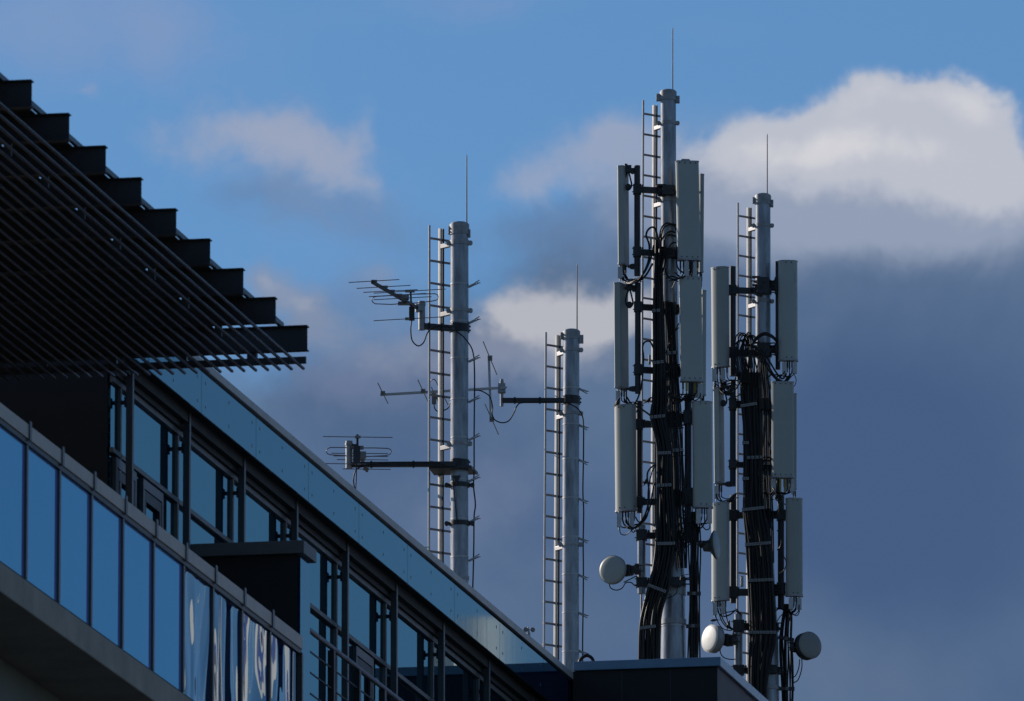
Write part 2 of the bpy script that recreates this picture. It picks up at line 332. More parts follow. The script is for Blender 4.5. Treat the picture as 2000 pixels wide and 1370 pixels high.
for i in range(len(edges)-1):
    a, b = edges[i], edges[i+1]
    if b-a < .1: continue
    w = MB().fb(a+.03, b-.03, -.30, -.272, ZTR+.02, ZG-.05).build('window', 'window_glass', bld)
    MB().fb(a+.0, b, -.275, -.235, ZG-.06, ZG).fb(b-.03, b+.03, -.30, -.24, ZFL, ZG-.06).fb(a, b-.03, -.275, -.235, ZTR-.025, ZTR+.025).build('frame', 'transom_grey', w, .003)
    lw = MB().fb(a+.03, b-.03, -.302, -.278, ZFL, ZTR-.02).build('lower_window', 'window_glass', bld)
    if i in (0, 1, 3, 5):
        m0 = a+(b-a)*.38
        dr = MB().fb(m0, m0+.06, -.278, -.235, ZFL, ZTR-.05).fb(m0+.86, m0+.92, -.278, -.235, ZFL, ZTR-.05).fb(m0+.06, m0+.86, -.278, -.235, ZTR-.15, ZTR-.05).build('door', 'mullion_grey', bld, .003)
        MB().fb(m0+.07, m0+.15, -.272, -.24, ZFL, ZTR-.16).fb(m0+.77, m0+.85, -.272, -.24, ZFL, ZTR-.16).fb(m0+.15, m0+.77, -.272, -.24, ZTR-.27, ZTR-.16).build('door_leaf', 'dark_steel', dr, .003)
        MB().cyl(FP(m0+.74, -.22, 21.45), FP(m0+.74, -.22, 21.62), .012, n=8).build('handle', 'mullion_grey', dr)
# terrace slab, lower wall
MB().fb(-60, 12, -9, 1.00, 19.62, 19.90).build('terrace_slab', 'concrete', bld, .01)
MB().fb(-60, 12, -.2, .93, 19.903, 19.96).build('slab_joint', 'dark_soffit', bld)
MB().fb(-60, 12, -8.8, .12, 0, 19.618).build('lower_wall', 'concrete_pale', bld)
MB().fb(-60, S_END-.03, -9, -8.8, 19.9, 21.4).build('terrace_back_wall', 'dark_cladding', bld)

# ------------------------------------------------------------------ glass balustrade of the terrace
TB = .90; BS = [fs(*p, TB) for p in ((48, 831), (468, 1156))]; STEP = (BS[1]-BS[0])/7
bal = thing('glass_balustrade', 'long row of blue mirror glass terrace panels under a grey metal cap', 'balustrade', FP(-30, TB, 19.96))
S_BE = fs(582, 1245, TB)
MB().fb(-46, S_BE, TB-.05, TB+.05, 21.30, 21.44).build('cap', 'rail_cap', bal, .006)
MB().fb(-46, S_BE, TB-.02, TB+.038, 21.25, 21.298).build('cap_shadow_strip', 'black_rubber', bal)  # black strip modelled in place of the shadow below the cap
k = -8
while True:
    s0 = BS[0]+k*STEP
    if s0 > S_BE-.3: break
    MB().fb(s0-.032, s0+.032, TB-.03, TB+.034, 19.97, 21.248).fb(s0-.04, s0+.04, TB+.052, TB+.064, 21.285, 21.475).build('post', 'mullion_grey', bal, .003)
    s1 = min(s0+STEP, S_BE)
    MB().fb(s0+.034, s1-.034, TB-.01, TB+.01, 19.97, 21.248).build('glass_panel', 'film_glass' if k >= 5 else 'balustrade_glass', bal)
    k += 1
MB().fb(S_BE-.03, S_BE+.03, TB-.04, TB+.052, 19.97, 21.268).build('post', 'mullion_grey', bal, .003)

# ------------------------------------------------------------------ screen wall box that juts over the terrace
SB = fs(585, 1075, .92)
sw = thing('screen_wall', 'dark box wall with grey flashing jutting over the terrace behind the glass panels', 'wall', FP(SB, .3, 19.96))
MB().fb(SB, SB+.48, -.23, .90, 19.97, 22.30).build('wall', 'dark_cladding', sw)
MB().fb(SB+.002, SB+.478, .90, .93, 19.97, 22.30).build('side_panel', 'parapet_panel', sw)
MB().fb(SB-.06, SB+.56, -.23, .98, 22.302, 22.44).build('flashing', 'flashing_box', sw, .006)

# ------------------------------------------------------------------ metal railing beyond the box
rl = thing('metal_railing', 'thin dark bar railing in front of the lower windows beyond the box wall', 'railing', FP(-14, .9, 19.96))
S0, S1 = SB+.5, .25
MB().tube([FP(S0, .9, 21.60), FP(S1, .9, 21.60)], .028, 10).build('handrail', 'mullion_grey', rl)
for zz in (21.38, 21.16, 20.94, 20.72, 20.5, 20.28):
    MB().tube([FP(S0, .9, zz), FP(S1, .9, zz)], .010, 6).build('rail_bar', 'dark_steel', rl)
s0 = fs(648.5, 1300, .9); st = (fs(748, 1340, .9)-s0)/2
while s0 < S1:
    MB().fb(s0-.04, s0+.04, .86, .93, 19.97, 21.57).build('post', 'dark_steel', rl, .004); s0 += st

# ------------------------------------------------------------------ roof annex (dark wing) on the right
ax_ = thing('roof_annex', 'dark windowless roof wing with blue grey edge flashing, at the masts\' feet', 'building', FP(1, 1, 19.96))
MB().fb(.30, 12, .03, 1.78, 19.97, 24.28).build('wall', 'dark_cladding', ax_)
MB().fb(.297, .30, .62, .63, 19.97, 24.27).fb(.297, .30, 1.21, 1.22, 19.97, 24.27).build('joint', 'black_plastic', ax_)
MB().fb(.302, 12, 1.78, 1.785, 19.97, 24.28).build('side_wall', 'annex_side', ax_)
MB().fb(.26, 1.15, .04, 1.83, 24.282, 24.395).fb(1.154, 12, .04, 1.83, 24.282, 24.394).build('edge_flashing', 'flashing_blue', ax_, .008)
# lightning wire on its pins
lw = thing('lightning_wire', 'hair thin wire strung on small pins along the annex edge', 'wire', FP(.5, 1, 24.4))
pa, pb = at(1163, 1294, 146.0), at(1399, 1286, 145.6)
pa.z = pb.z = 24.395
MB().tube([pa+UP*.11, pb+UP*.11], .0022, 5).tube([pb+UP*.11, pb+UP*.11+U*9], .0022, 5).tube([pa+UP*.11, pa+UP*.11-NV*.7], .0022, 5).build('wire', 'rod_steel', lw)
for p in (pa, pb): MB().cyl(p, p+UP*.12, .006, n=8).box(p+UP*.006, (.03, .03, .006)).build('pin', 'clamp_white', lw)

# ------------------------------------------------------------------ louvre canopy over the terrace
TC = 2.05; ZCT = 23.75
sc = [fs(*p, TC) for p in ((63.5, 157.6), (601.6, 634.6))]; CST = (sc[1]-sc[0])/8
DEP = .255
can = thing('louvre_canopy', 'black steel sunshade canopy of stepped beams and long slats', 'canopy', FP(-28, .5, 19.96))
TL = -5.5
for i in range(-5, 9):
    s0 = sc[0]+i*CST
    b = MB().fb(s0-.006, s0+.006, TL, TC-.006, ZCT-DEP+.012, ZCT-.012).fb(s0-.055, s0+.055, TL, TC, ZCT-.012, ZCT).fb(s0-.055, s0+.055, TL, TC, ZCT-DEP, ZCT-DEP+.012)
    bo = b.build('beam', 'louvre_paint', can)
    if i >= 0:
        c = MB().fb(s0-.03, s0+.02, TC-.62, TC-.55, ZCT-DEP-.12, ZCT-DEP-.001)
        c.build('clip', 'louvre_tube', bo)
se = sc[1]
tube_end = fs(590, 712, TC-.35)
ZS = ZCT-DEP-.148
for i in range(46):
    t0 = TC-.08-i*.122
    MB().tube([FP(sc[0]-6*CST, t0, ZS), FP(se+.16, t0, ZS)], .016, 8).build('slat', 'louvre_tube', can)
cb = MB().fb(se-.02, se+.02, TL, TC-.02, ZCT-DEP-.128, ZCT-DEP-.06).build('cross_bar', 'louvre_paint', can)
for i in range(9):
    q = TC-.55-i*.72; MB().fb(se-.03, se+.03, q-.03, q+.03, ZCT-DEP-.06, ZCT-DEP-.001).build('hanger', 'louvre_tube', cb)
MB().fb(sc[0]-6*CST, se+.06, TC-.30, TC-.26, ZCT+.001, ZCT+.05).build('top_rail', 'mullion_grey', can)
for (ta, tb, s1) in ((TL, TC-.96, se+.05), (TC-.88, TC-.32, se-CST+.05)):
    MB().fb(sc[0]-6*CST, s1, ta, tb, ZCT+.002, ZCT+.012).build('roof_sheet', 'louvre_paint', can)
for s0 in (sc[0]-4*CST, sc[0]+2*CST, se): MB().fb(s0-.07, s0+.07, -4.6, -4.46, 19.96, ZCT-DEP).build('column', 'louvre_paint', can)

# ------------------------------------------------------------------ masts
ROOFZ = ZT-.25
MP = {}
def mast(key, label, Y, prof, cap, flangesx, collars, rings, rodtop, rodx, rod_base, blotch=None):
    """prof: list of (py, centre px, half width px) from top down"""
    k = kpx(Y); base = at(prof[-1][1], 1300, Y); base.z = ROOFZ
    t = thing('antenna_mast', label, 'mast', base, 'steel pipe masts on the roof')
    pts, rs = [], []
    for (py, cx, hw) in prof: p = at(cx, py, Y); pts.append(p); rs.append(hw/k)
    q = pts[-1].copy(); q.z = ROOFZ
    if q.z < pts[-1].z-.05: pts.append(q); rs.append(rs[-1]*1.03)
    MB().tube(pts, rs, 40).build('pole', 'galvanised_steel', t)
    def X(py):
        for (a, b) in zip(prof, prof[1:]):
            if py <= b[0]:
                f = (py-a[0])/(b[0]-a[0]); return a[1]+(b[1]-a[1])*f, a[2]+(b[2]-a[2])*f
        return prof[-1][1], prof[-1][2]
    MP[key] = (t, Y, X)
    cx, hw = X(cap[0]); y0, y1 = cap; r = hw/k
    c = MB().cyl(at(cx, y1, Y), at(cx, y0+2, Y), r*1.10, n=36).cyl(at(cx, y0+2, Y), at(cx, y0, Y)+UP*.012, r*1.02, r*.8, 36)
    c.build('cap', 'galvanised_dull', t)
    for sx, (fx, fy0, fy1) in zip((-1, 1), flangesx):
        a = at(fx, (fy0+fy1)/2, Y); h = (fy1-fy0)/2/k; w = abs(fx-cx)/k-r*.9
        MB().box(a-Vector((sx*w/2, 0, 0)), (w/2, .035, h)).cyl(a+Vector((-sx*.012, -.05, h*.45)), a+Vector((-sx*.012, .05, h*.45)), .012, n=8).cyl(a+Vector((-sx*.012, -.05, -h*.45)), a+Vector((-sx*.012, .05, -h*.45)), .012, n=8).build('flange', 'galvanised_dull', t, .004)
    for (cy, hgt, kn) in collars:
        cx, hw = X(cy); r = hw/k; p = at(cx, cy, Y); m = MB().ring(p, r*1.09, hgt/k)
        if kn:
            for sx in (-1, 1):
                m.cyl(p+Vector((sx*r*1.22, -.03, 0)), p+Vector((sx*r*1.22, .03, 0)), .028, n=12).box(p+Vector((sx*r*1.1, 0, 0)), (.03, .02, .022))
        m.build('collar', 'galvanised_dull', t)
    for cy in rings:
        cx, hw = X(cy); MB().ring(at(cx, cy, Y), hw/k*1.035, .016).build('band', 'ladder_aluminium', t)
    a, b = at(rodx, rod_base, Y), at(rodx, rodtop, Y)
    MB().tube([a-UP*.15, a+UP*.05, b-UP*.03, b], [.010, .009, .007, .004], 8).ring(a, .018, .05, 10).build('lightning_rod', 'rod_steel', t)
    return t
mast('L', 'bare silver mast with three yagi arms, standing leftmost and nearest the parapet', 150.5,
     [(437, 897.3, 17.6), (610, 897.3, 17.9), (860, 897.3, 17.2), (1150, 897.8, 17.2)], (437, 459), ((875.4, 443, 458), (919, 449, 464)),
     [(475, 9, 1), (607, 7, 1), (867, 8, 1), (1130, 7, 0)], [556, 629, 701, 781, 856, 938, 1015, 1089], 303, 911.5, 440)
mast('C', 'bare silver mast with one arm and its own ladder, shortest pipe in the row', 158,
     [(646, 1116, 15.8), (800, 1115.3, 16.2), (1100, 1114.3, 16.4), (1290, 1114.5, 16.6)], (646, 664), ((1094.6, 650, 663), (1139.6, 655, 671)),
     [(684, 7, 1), (808, 6, 1), (1064, 7, 1)], [759, 830, 898, 974, 1050, 1123, 1198, 1274], 516, 1127, 648)
mast('T', 'tallest steel mast crowded with panel antennas and a thick cable bundle', 165,
     [(178, 1305, 15.2), (388, 1305.5, 15.3), (600, 1308, 15.6), (820, 1311, 17.5), (1000, 1313, 20), (1150, 1314.5, 23), (1300, 1315, 25)], (178, 197), ((1281.5, 184, 198), (1327.5, 188, 202)),
     [(241, 7, 1), (391, 8, 1), (534, 7, 0), (785, 8, 0), (905, 7, 0), (1155, 18, 0), (1216, 10, 0)], [1224], 54, 1313.7, 180)
mast('R', 'rightmost steel mast with stacked panel antennas and two small dishes low down', 171,
     [(381, 1490, 14.8), (500, 1490, 15), (740, 1490.5, 15.2), (900, 1491, 15.6), (1100, 1494, 17.5), (1250, 1500, 20.5), (1400, 1502, 21)], (381, 400), ((1469.5, 386, 398), (1510.5, 391, 405)),
     [(441, 7, 1), (589, 7, 1), (757, 8, 0), (863, 5, 0), (1345, 7, 0)], [560], 262, 1498.5, 383)
for o_ in MP['L'][0].children:
    pass

def ladder(key, label, xl0, xl1, xc, ytl, ytc, yr, step, ybot, brackets):
    t0, Y, X = MP[key]; k = kpx(Y)
    cw = (xc-xl0)/k/math.cos(math.radians(38)); rd = Vector((math.cos(math.radians(38)), math.sin(math.radians(38)), 0)); pd = Vector((rd.y, -rd.x, 0))
    Yc = Y+.30
    def C(py, dx=0): f = (py-yr)/(ybot-yr); p = at(xc+(xl1-xl0)*f+dx, py, Yc); return p
    base = C(ybot); base.z = ROOFZ
    t = thing('ladder', label, 'ladder', base, 'ladders fixed to the masts')
    bot = C(ybot)
    bot.z = max(ROOFZ, bot.z) if ybot < 1200 else bot.z
    if key in 'LC': bot.z = ROOFZ
    def stile(side, ytop):
        a = C(ytop)+rd*(cw*side); b = bot+rd*(cw*side)
        return MB().tube([a, a+(b-a)*.33, a+(b-a)*.66, b], .0145, 8)
    stile(-1, ytl).build('stile', 'ladder_aluminium', t); stile(1, ytl).build('stile', 'ladder_aluminium', t)
    a, b = C(ytc), bot
    MB().beam(a+rd*.004, b+rd*.004, .026, .018, up=pd).beam(a-rd*.022, b-rd*.022, .008, .030, up=pd).build('safety_rail', 'ladder_aluminium', t)
    MB().beam(a+rd*.032, b+rd*.032, .018, .045, up=pd).build('rail_channel', 'dark_steel', t)
    y = yr; n = 0
    while True:
        p = C(y)
        if p.z < ROOFZ+.1 or y > ybot+1: break
        MB().beam(p-rd*cw, p+rd*cw, .024, .024).build('rung', 'rung_metal', t); y += step; n += 1
    for by in brackets:
        cx, hw = X(by); p = C(by+3)+pd*.02; q = at(cx, by, Y); d = (q-p); d.z = 0; q = q-d.normalized()*(hw/k*.95)
        MB().beam(p, Vector((q.x, q.y, p.z)), .05, .055).build('bracket', 'ladder_aluminium', t, .004)
    return t
ladder('L', 'ladder beside the leftmost mast, passing behind both yagi arms', 838.8, 838, 860.5, 444, 447, 468.7, 43.65, 1100, (480, 613, 874))
ladder('C', 'ladder beside the shortest mast, rising from the right end of the parapet', 1066, 1060, 1088.5, 652.7, 655, 677, 41.75, 1290, (690, 814, 1070))
ladder('T', 'ladder to the tallest mast, partly hidden by black cables', 1256, 1252, 1278, 200, 206, 225.8, 39.95, 1290, (249, 400, 1030))
ladder('R', 'ladder to the rightmost mast, between its pole and left antennas', 1441, 1440, 1462, 400, 406, 425, 38.7, 1390, (447, 597))

# ------------------------------------------------------------------ panel antennas
def antenna(label, Y, xt, xb, yt, yb, yaw, style, m='radome_grey', conn=(), jumpers=(), lump=False, group='tall panel antennas on the masts', arm=None):
    """xt/xb = (left,right) silhouette px at top/bottom, yaw 0 = facing the camera, + = turned to the right"""
    k = kpx(Y); a = math.radians(yaw)
    fx = Vector((math.cos(a), math.sin(a), 0)); fn = Vector((math.sin(a), -math.cos(a), 0))   # width axis, outward normal
    if style == 'round': P = [(-.5, 0), (-.5, .17), (-.475, .27), (-.42, .35), (-.33, .41), (-.20, .445), (0, .46), (.20, .445), (.33, .41), (.42, .35), (.475, .27), (.5, .17), (.5, 0)]
    elif style == 'flat': P = [(-.5, 0), (-.5, .34), (-.44, .40), (.44, .40), (.5, .34), (.5, 0)]
    else: P = [(-.5, 0), (-.5, .22), (-.38, .44), (.38, .44), (.5, .22), (.5, 0)]
    pts = [fx*p[0]+fn*p[1] for p in P]; lo = min(p.x for p in pts); hi = max(p.x for p in pts)
    wt = (xt[1]-xt[0])/k/(hi-lo); wb = (xb[1]-xb[0])/k/(hi-lo)
    top = at((xt[0]+xt[1])/2, yt, Y); bot = at((xb[0]+xb[1])/2, yb, Y); mid = (lo+hi)/2
    w = (wt+wb)/2
    oy = sum(p.y for p in pts)/len(pts)
    off = Vector((-mid, -oy, 0))
    def ringp(c, s, z=0): return [c+(p+off-(Vector((0,0,0))))*s+UP*z for p in pts]
    t = thing('panel_antenna', label, 'antenna', bot, group)
    ax = (top-bot).normalized(); n = len(P)
    A_, B_ = ringp(bot, w), ringp(top, w)
    body = MB()
    if style == 'round':
        body.add(A_+B_, [(i, i+1, i+1+n, i+n) for i in range(n-1)], True); body.add([A_[-1], A_[0], B_[0], B_[-1]], [(0, 1, 2, 3)])
    else:
        for i in range(n):
            j = (i+1) % n; body.add([A_[i], A_[j], B_[j], B_[i]], [(0, 1, 2, 3)])
    body.add(A_, [tuple(range(n-1, -1, -1))]); body.add(B_, [tuple(range(n))])
    body.build('radome', m, t, 0 if style == 'round' else .006)
    def capmesh(c, h, s):
        cc = sum(ringp(c, w), Vector())/n
        q = [cc+(p-cc)*s for p in ringp(c, w)]; return MB().prism(q, UP*h)
    capmesh(top, .014, 1.04).build('top_cap', 'galvanised_dull', t)
    capmesh(bot-UP*.024, .024, 1.05).build('bottom_cap', 'galvanised_dull', t)
    fq = [top.lerp(bot, q) for q in (.015, .985)]; pr = MB()
    for c in fq:
        for sx in ((-.36, -.12, .12, .36) if style == 'flat' else (-.14, .14)): pr.box(c+(fx*sx+fn*(.41 if style == 'flat' else .465)+off)*w, (.007, .004, .007), (fx, fn, UP))
    pr.build('screw', 'dark_steel', t)
    if lump:
        c = top+fx*(-.02); MB().prism([c-fx*.075+UP*.015, c+fx*.075+UP*.015, c+fx*.05+UP*.045, c-fx*.05+UP*.045], -fn*.08).build('top_lug', 'galvanised_dull', t)
    # sockets and connectors underneath
    for q, (px, l, kind) in enumerate(conn):
        p = at(px, yb+2, Y+random.uniform(-.04, .04)); p.z = bot.z-.026; r = {'b': .028, 's': .013, 'y': .016}[kind]
        mm = {'b': 'connector_grey', 's': 'black_plastic', 'y': 'yellow_jacket'}[kind]; l = l/k
        if kind == 'b': c = MB().cyl(p, p-UP*.02, .012, n=8).box(p-UP*(.02+l/2), (.032, .024, l/2)).cyl(p-UP*(.02+l), p-UP*(.06+l), .010, n=8)
        else: c = MB().cyl(p, p-UP*l*.6, r, n=10).cyl(p-UP*l*.6, p-UP*l, r*.6, n=10)
        c.build('connector', mm, t)
    rj = random.Random(int(xb[0]*3+yb)); mx = 1292 if Y < 168 else 1468; cxm = (xb[0]+xb[1])/2
    for (px, l, kind) in conn:
        if rj.random() < .30: continue
        tx_ = mx+rj.uniform(-8, 8); sg = 1 if tx_ > cxm else -1; dist = min(abs(tx_-px), 34)
        y0 = yb+l*.9; dr = rj.uniform(8, 20)
        MB().tube(spline([at(px, y0, Y), at(px+sg*1.5, y0+dr*.6, Y), at(px+sg*dist*.3, y0+dr, Y+.05), at(px+sg*dist*.7, y0+dr*.8, Y+.1), at(px+sg*dist, y0+dr*(.2+rj.random()*1.6), Y+.12)], 4), rj.uniform(.007, .011), 6).build('jumper_cable', 'black_rubber', t)
    for (pp, r) in jumpers:
        MB().tube(spline([at(x, y, Y+d) for (x, y, d) in pp], 5), r, 7).build('jumper_cable', 'black_rubber', t)
    if arm:
        for (y0, px) in arm:
            p0 = at((xt[0]+xt[1])/2*(1-(y0-yt)/(yb-yt))+(xb[0]+xb[1])/2*((y0-yt)/(yb-yt)), y0, Y); p1 = at(px, y0, Y)
            d = (p1-p0); d0 = d.normalized(); st = p0+d0*(w*.25)
            MB().beam(st, p1, .03, .035).cyl(st.lerp(p1, .55)-UP*.03, st.lerp(p1, .55)+UP*.03, .028, n=10).cyl(p1-d0*.02-UP*.035, p1-d0*.02+UP*.035, .035, n=10).build('clamp', 'dark_steel', t)
    return t
def hoop(x0, y0, x1, y1, drop, d=0):
    return [(x0, y0, 0), (x0+(x1-x0)*.08, y0+drop*.6, d*.3), (x0+(x1-x0)*.35, max(y0, y1)+drop*.9, d*.6), (x0+(x1-x0)*.75, y1+(drop*.35), d), (x1, y1, d)]
YT, YR = 165., 171.
# tallest mast
antenna('narrow sideways panel antenna at the top left of the tallest mast', YT-.1, (1205.5, 1228), (1207, 1229), 328.5, 516, -110, 'flat',
        conn=((1211, 22, 'b'), (1217, 20, 's'), (1222, 22, 's'), (1219, 16, 's')), arm=((334, 1240), (521, 1240)),
        jumpers=(([(1216, 540, 0), (1222, 551, 0), (1236, 551, -.2), (1256, 536, -.3), (1270, 508, -.3), (1277, 480, -.2)], .014),
                 ([(1213, 538, 0), (1219, 550, 0), (1234, 554, -.2), (1258, 542, -.3), (1275, 515, -.3)], .014),
                 ([(1223, 540, 0), (1228, 548, 0), (1240, 549, -.2), (1252, 542, -.3), (1266, 512, -.3), (1268, 480, -.25), (1262, 460, -.2), (1268, 447, -.2), (1279, 446, -.15), (1286, 470, -.1)], .014)))
antenna('widest flat panel antenna, at the top right of the tallest mast', YT-.35, (1319, 1364.8), (1323.5, 1368.5), 317, 506, 6, 'flat', lump=True,
        conn=((1329, 26, 's'), (1335, 24, 's'), (1341, 30, 'b'), (1347, 28, 's'), (1352, 26, 's'), (1357, 30, 'b'), (1363, 26, 's')),
        jumpers=(([(1321, 440, .2), (1311, 438, .2), (1296, 446, .1), (1291, 466, .1), (1288, 500, 0)], .012),
                 ([(1320, 455, .2), (1309, 452, .2), (1296, 463, .1), (1289, 480, .1), (1287, 520, 0)], .012),
                 ([(1321, 462, .2), (1306, 459, .2), (1298, 470, .1), (1296, 500, .1), (1290, 540, 0)], .012),
                 ([(1320, 450, .2), (1317, 442, .2), (1304, 436, .2), (1294, 442, .1), (1289, 458, 0), (1287, 480, 0)], .012),
                 ([(1321, 474, .2), (1312, 476, .2), (1305, 488, .1), (1299, 515, .1), (1290, 545, 0)], .012),
                 ([(1322, 480, .2), (1321, 505, .1), (1324, 524, 0), (1336, 533, 0), (1350, 530, 0)], .012),
                 ([(1300, 525, .1), (1303, 538, 0), (1314, 546, -.1), (1330, 543, -.1), (1345, 536, 0)], .012)))
antenna('narrow panel antenna edge peeking out behind the widest one', YT+.15, (1350, 1375), (1348, 1374), 344, 531, 130, 'flat', conn=((1368, 22, 's'), (1370, 26, 's')))
antenna('sideways grey backed panel antenna, second down, left of the tallest mast', YT-.1, (1198.6, 1227), (1200.5, 1228), 557, 757, -118, 'flat',
        conn=((1207, 26, 'b'), (1214, 24, 's'), (1219, 26, 's'), (1223, 20, 's')), arm=((563, 1241), (760, 1241)),
        jumpers=(([(1219, 778, 0), (1224, 788, 0), (1238, 790, -.1), (1248, 772, -.15), (1254, 745, -.2), (1257, 700, -.2), (1255, 680, -.2), (1259, 669, -.2), (1270, 668, -.2), (1278, 685, -.2)], .012),
                 ([(1223, 774, 0), (1234, 790, 0), (1250, 798, -.1), (1264, 807, -.2), (1274, 815, -.2)], .013)))
antenna('broad panel antenna with yellow plugs below, second down on the right of the tallest mast', YT-.35, (1325.5, 1370), (1329.5, 1373), 543, 743, 6, 'flat',
        conn=((1334, 22, 's'), (1341, 28, 'y'), (1348, 24, 's'), (1357, 28, 'y'), (1361, 20, 's'), (1368, 28, 'b')),
        jumpers=(([(1326, 632, .2), (1314, 655, .2), (1308, 670, .1), (1300, 690, 0)], .008), ([(1326, 640, .2), (1316, 650, .2), (1308, 658, .1)], .008),
                 ([(1304, 735, 0), (1306, 758, -.1), (1316, 778, -.15), (1328, 783, -.15), (1341, 770, -.2)], .010), ([(1301, 735, 0), (1303, 762, -.1), (1314, 785, -.15), (1328, 786, -.15), (1350, 768, -.2)], .010)))
antenna('narrow panel antenna edge behind the broad one with yellow plugs', YT+.15, (1354, 1379.5), (1353, 1378.5), 571, 772, 130, 'flat', conn=((1371, 20, 's'), (1374, 22, 's')))
antenna('rounded panel antenna with a bird on its top left corner, beside the tallest mast', YT-.2, (1200, 1242), (1202, 1244), 793, 996, -32, 'round',
        conn=((1209, 28, 'b'), (1216, 20, 's'), (1222, 22, 's'), (1227, 20, 's'), (1234, 28, 'b'), (1239, 18, 's')),
        jumpers=(([(1215, 1012, 0), (1220, 1026, 0), (1232, 1033, -.1), (1248, 1024, -.2), (1262, 1000, -.2), (1268, 965, -.2), (1264, 930, -.2), (1270, 915, -.1), (1284, 905, -.1)], .012),
                 ([(1223, 1014, 0), (1227, 1026, 0), (1240, 1032, -.1), (1256, 1018, -.2), (1270, 990, -.2), (1276, 950, -.1), (1284, 940, -.1)], .012),
                 ([(1241, 1010, 0), (1248, 1020, 0), (1258, 1018, -.1), (1266, 1000, -.2), (1266, 960, -.2), (1274, 920, -.1), (1284, 908, -.1)], .010),
                 ([(1210, 1027, 0), (1212, 1042, 0), (1222, 1045, 0), (1234, 1036, -.1), (1248, 1026, -.1)], .007),
                 ([(1235, 1027, 0), (1233, 1036, 0), (1238, 1040, 0), (1242, 1030, 0)], .007)))
antenna('rounded panel antenna, lowest on the right of the tallest mast above the sideways dish', YT-.35, (1351.5, 1391), (1353.5, 1392), 786, 989, 8, 'round',
        conn=((1359, 20, 's'), (1364, 28, 'b'), (1371, 20, 's'), (1376, 22, 's'), (1386, 28, 'b'), (1381, 20, 's')),
        jumpers=(([(1386, 1022, 0), (1386, 1032, 0), (1379, 1035, 0), (1372, 1028, .1), (1366, 1020, .1)], .008),
                 ([(1376, 1010, 0), (1376, 1022, 0), (1368, 1032, .1), (1358, 1026, .2), (1356, 1060, .2)], .010),
                 ([(1371, 1010, 0), (1366, 1030, .1), (1362, 1060, .2)], .010), ([(1359, 1010, 0), (1352, 1030, .1), (1352, 1060, .2)], .010)))
# rightmost mast
antenna('rounded pale panel antenna, topmost on the left of the rightmost mast', YR-.25, (1388.5, 1423.5), (1390.5, 1424.5), 524, 715, -36, 'round',
        conn=((1395, 24, 'b'), (1401, 22, 's'), (1406, 24, 's'), (1412, 22, 'b'), (1420, 18, 's')),
        jumpers=(([(1401, 740, 0), (1405, 760, 0), (1416, 770, -.1), (1432, 766, -.1), (1446, 745, -.2), (1450, 720, -.2)], .010), ([(1406, 740, 0), (1412, 757, 0), (1428, 752, -.1), (1438, 735, -.2), (1440, 700, -.2)], .010),
                 ([(1396, 738, 0), (1399, 750, 0), (1410, 762, 0), (1420, 756, 0), (1436, 774, -.1), (1448, 770, -.1)], .008)))
antenna('rounded panel antenna standing topmost on the right of the rightmost mast', YR-.25, (1520, 1557.5), (1521, 1558.3), 511, 702, 6, 'round',
        conn=((1532, 26, 'b'), (1538, 22, 's'), (1542, 28, 's'), (1547, 22, 's'), (1552, 22, 'b')),
        jumpers=(([(1536, 730, 0), (1528, 740, 0), (1516, 728, 0), (1502, 705, -.05), (1485, 682, -.05)], .013), ([(1540, 735, 0), (1530, 746, 0), (1514, 736, 0), (1498, 710, -.05), (1480, 684, -.05)], .013),
                 ([(1545, 735, 0), (1530, 750, 0), (1510, 735, 0), (1494, 712, -.05), (1476, 686, -.05)], .013), ([(1552, 733, 0), (1555, 742, 0), (1553, 752, 0), (1548, 757, 0)], .006)))
antenna('slim sideways panel antenna, second down on the left of the rightmost mast', YR-.1, (1392.5, 1414.5), (1395, 1415), 761, 943, -112, 'flat',
        conn=((1399, 24, 'b'), (1405, 22, 's'), (1409, 26, 's')), arm=((768, 1427), (946, 1427)),
        jumpers=(([(1404, 965, 0), (1407, 975, 0), (1412, 980, 0), (1418, 982, -.1)], .010),))
antenna('flat panel antenna with dark droppings streaked down its face, right side of the rightmost mast', YR-.3, (1506.8, 1550), (1507, 1551), 748, 931, 4, 'flat',
        conn=((1511, 24, 'b'), (1518, 18, 's'), (1524, 28, 'y'), (1532, 28, 'y'), (1538, 20, 's'), (1547, 24, 'b'), (1543, 20, 's')),
        jumpers=(([(1507, 880, .1), (1503, 893, .1), (1497, 896, 0), (1488, 905, 0)], .010), ([(1507, 895, .1), (1494, 893, 0), (1484, 904, 0), (1484, 930, 0)], .010), ([(1520, 955, 0), (1512, 965, 0), (1506, 972, 0)], .010)))
antenna('narrow panel antenna edge behind the streaked flat one', YR+.15, (1533, 1555.8), (1533, 1555.5), 772, 955, 130, 'flat', conn=((1549, 16, 's'), (1553, 18, 's')))
antenna('rounded pale panel antenna with the tallest mast\'s sideways dish in front of it', YR-.25, (1389.5, 1424), (1390, 1424.5), 984, 1171, -34, 'round',
        conn=((1396, 24, 'b'), (1402, 18, 's'), (1406, 18, 's'), (1412, 22, 'b'), (1417, 18, 's')),
        jumpers=(([(1397, 1200, 0), (1402, 1215, 0), (1412, 1228, -.05), (1426, 1232, -.1), (1434, 1228, -.1)], .007), ([(1403, 1193, 0), (1409, 1212, 0), (1418, 1224, -.05), (1430, 1230, -.1)], .009),
                 ([(1407, 1193, 0), (1411, 1208, 0), (1420, 1222, -.05), (1432, 1230, -.1)], .009), ([(1417, 1190, 0), (1419, 1205, 0), (1424, 1222, -.05), (1434, 1231, -.1)], .009)))
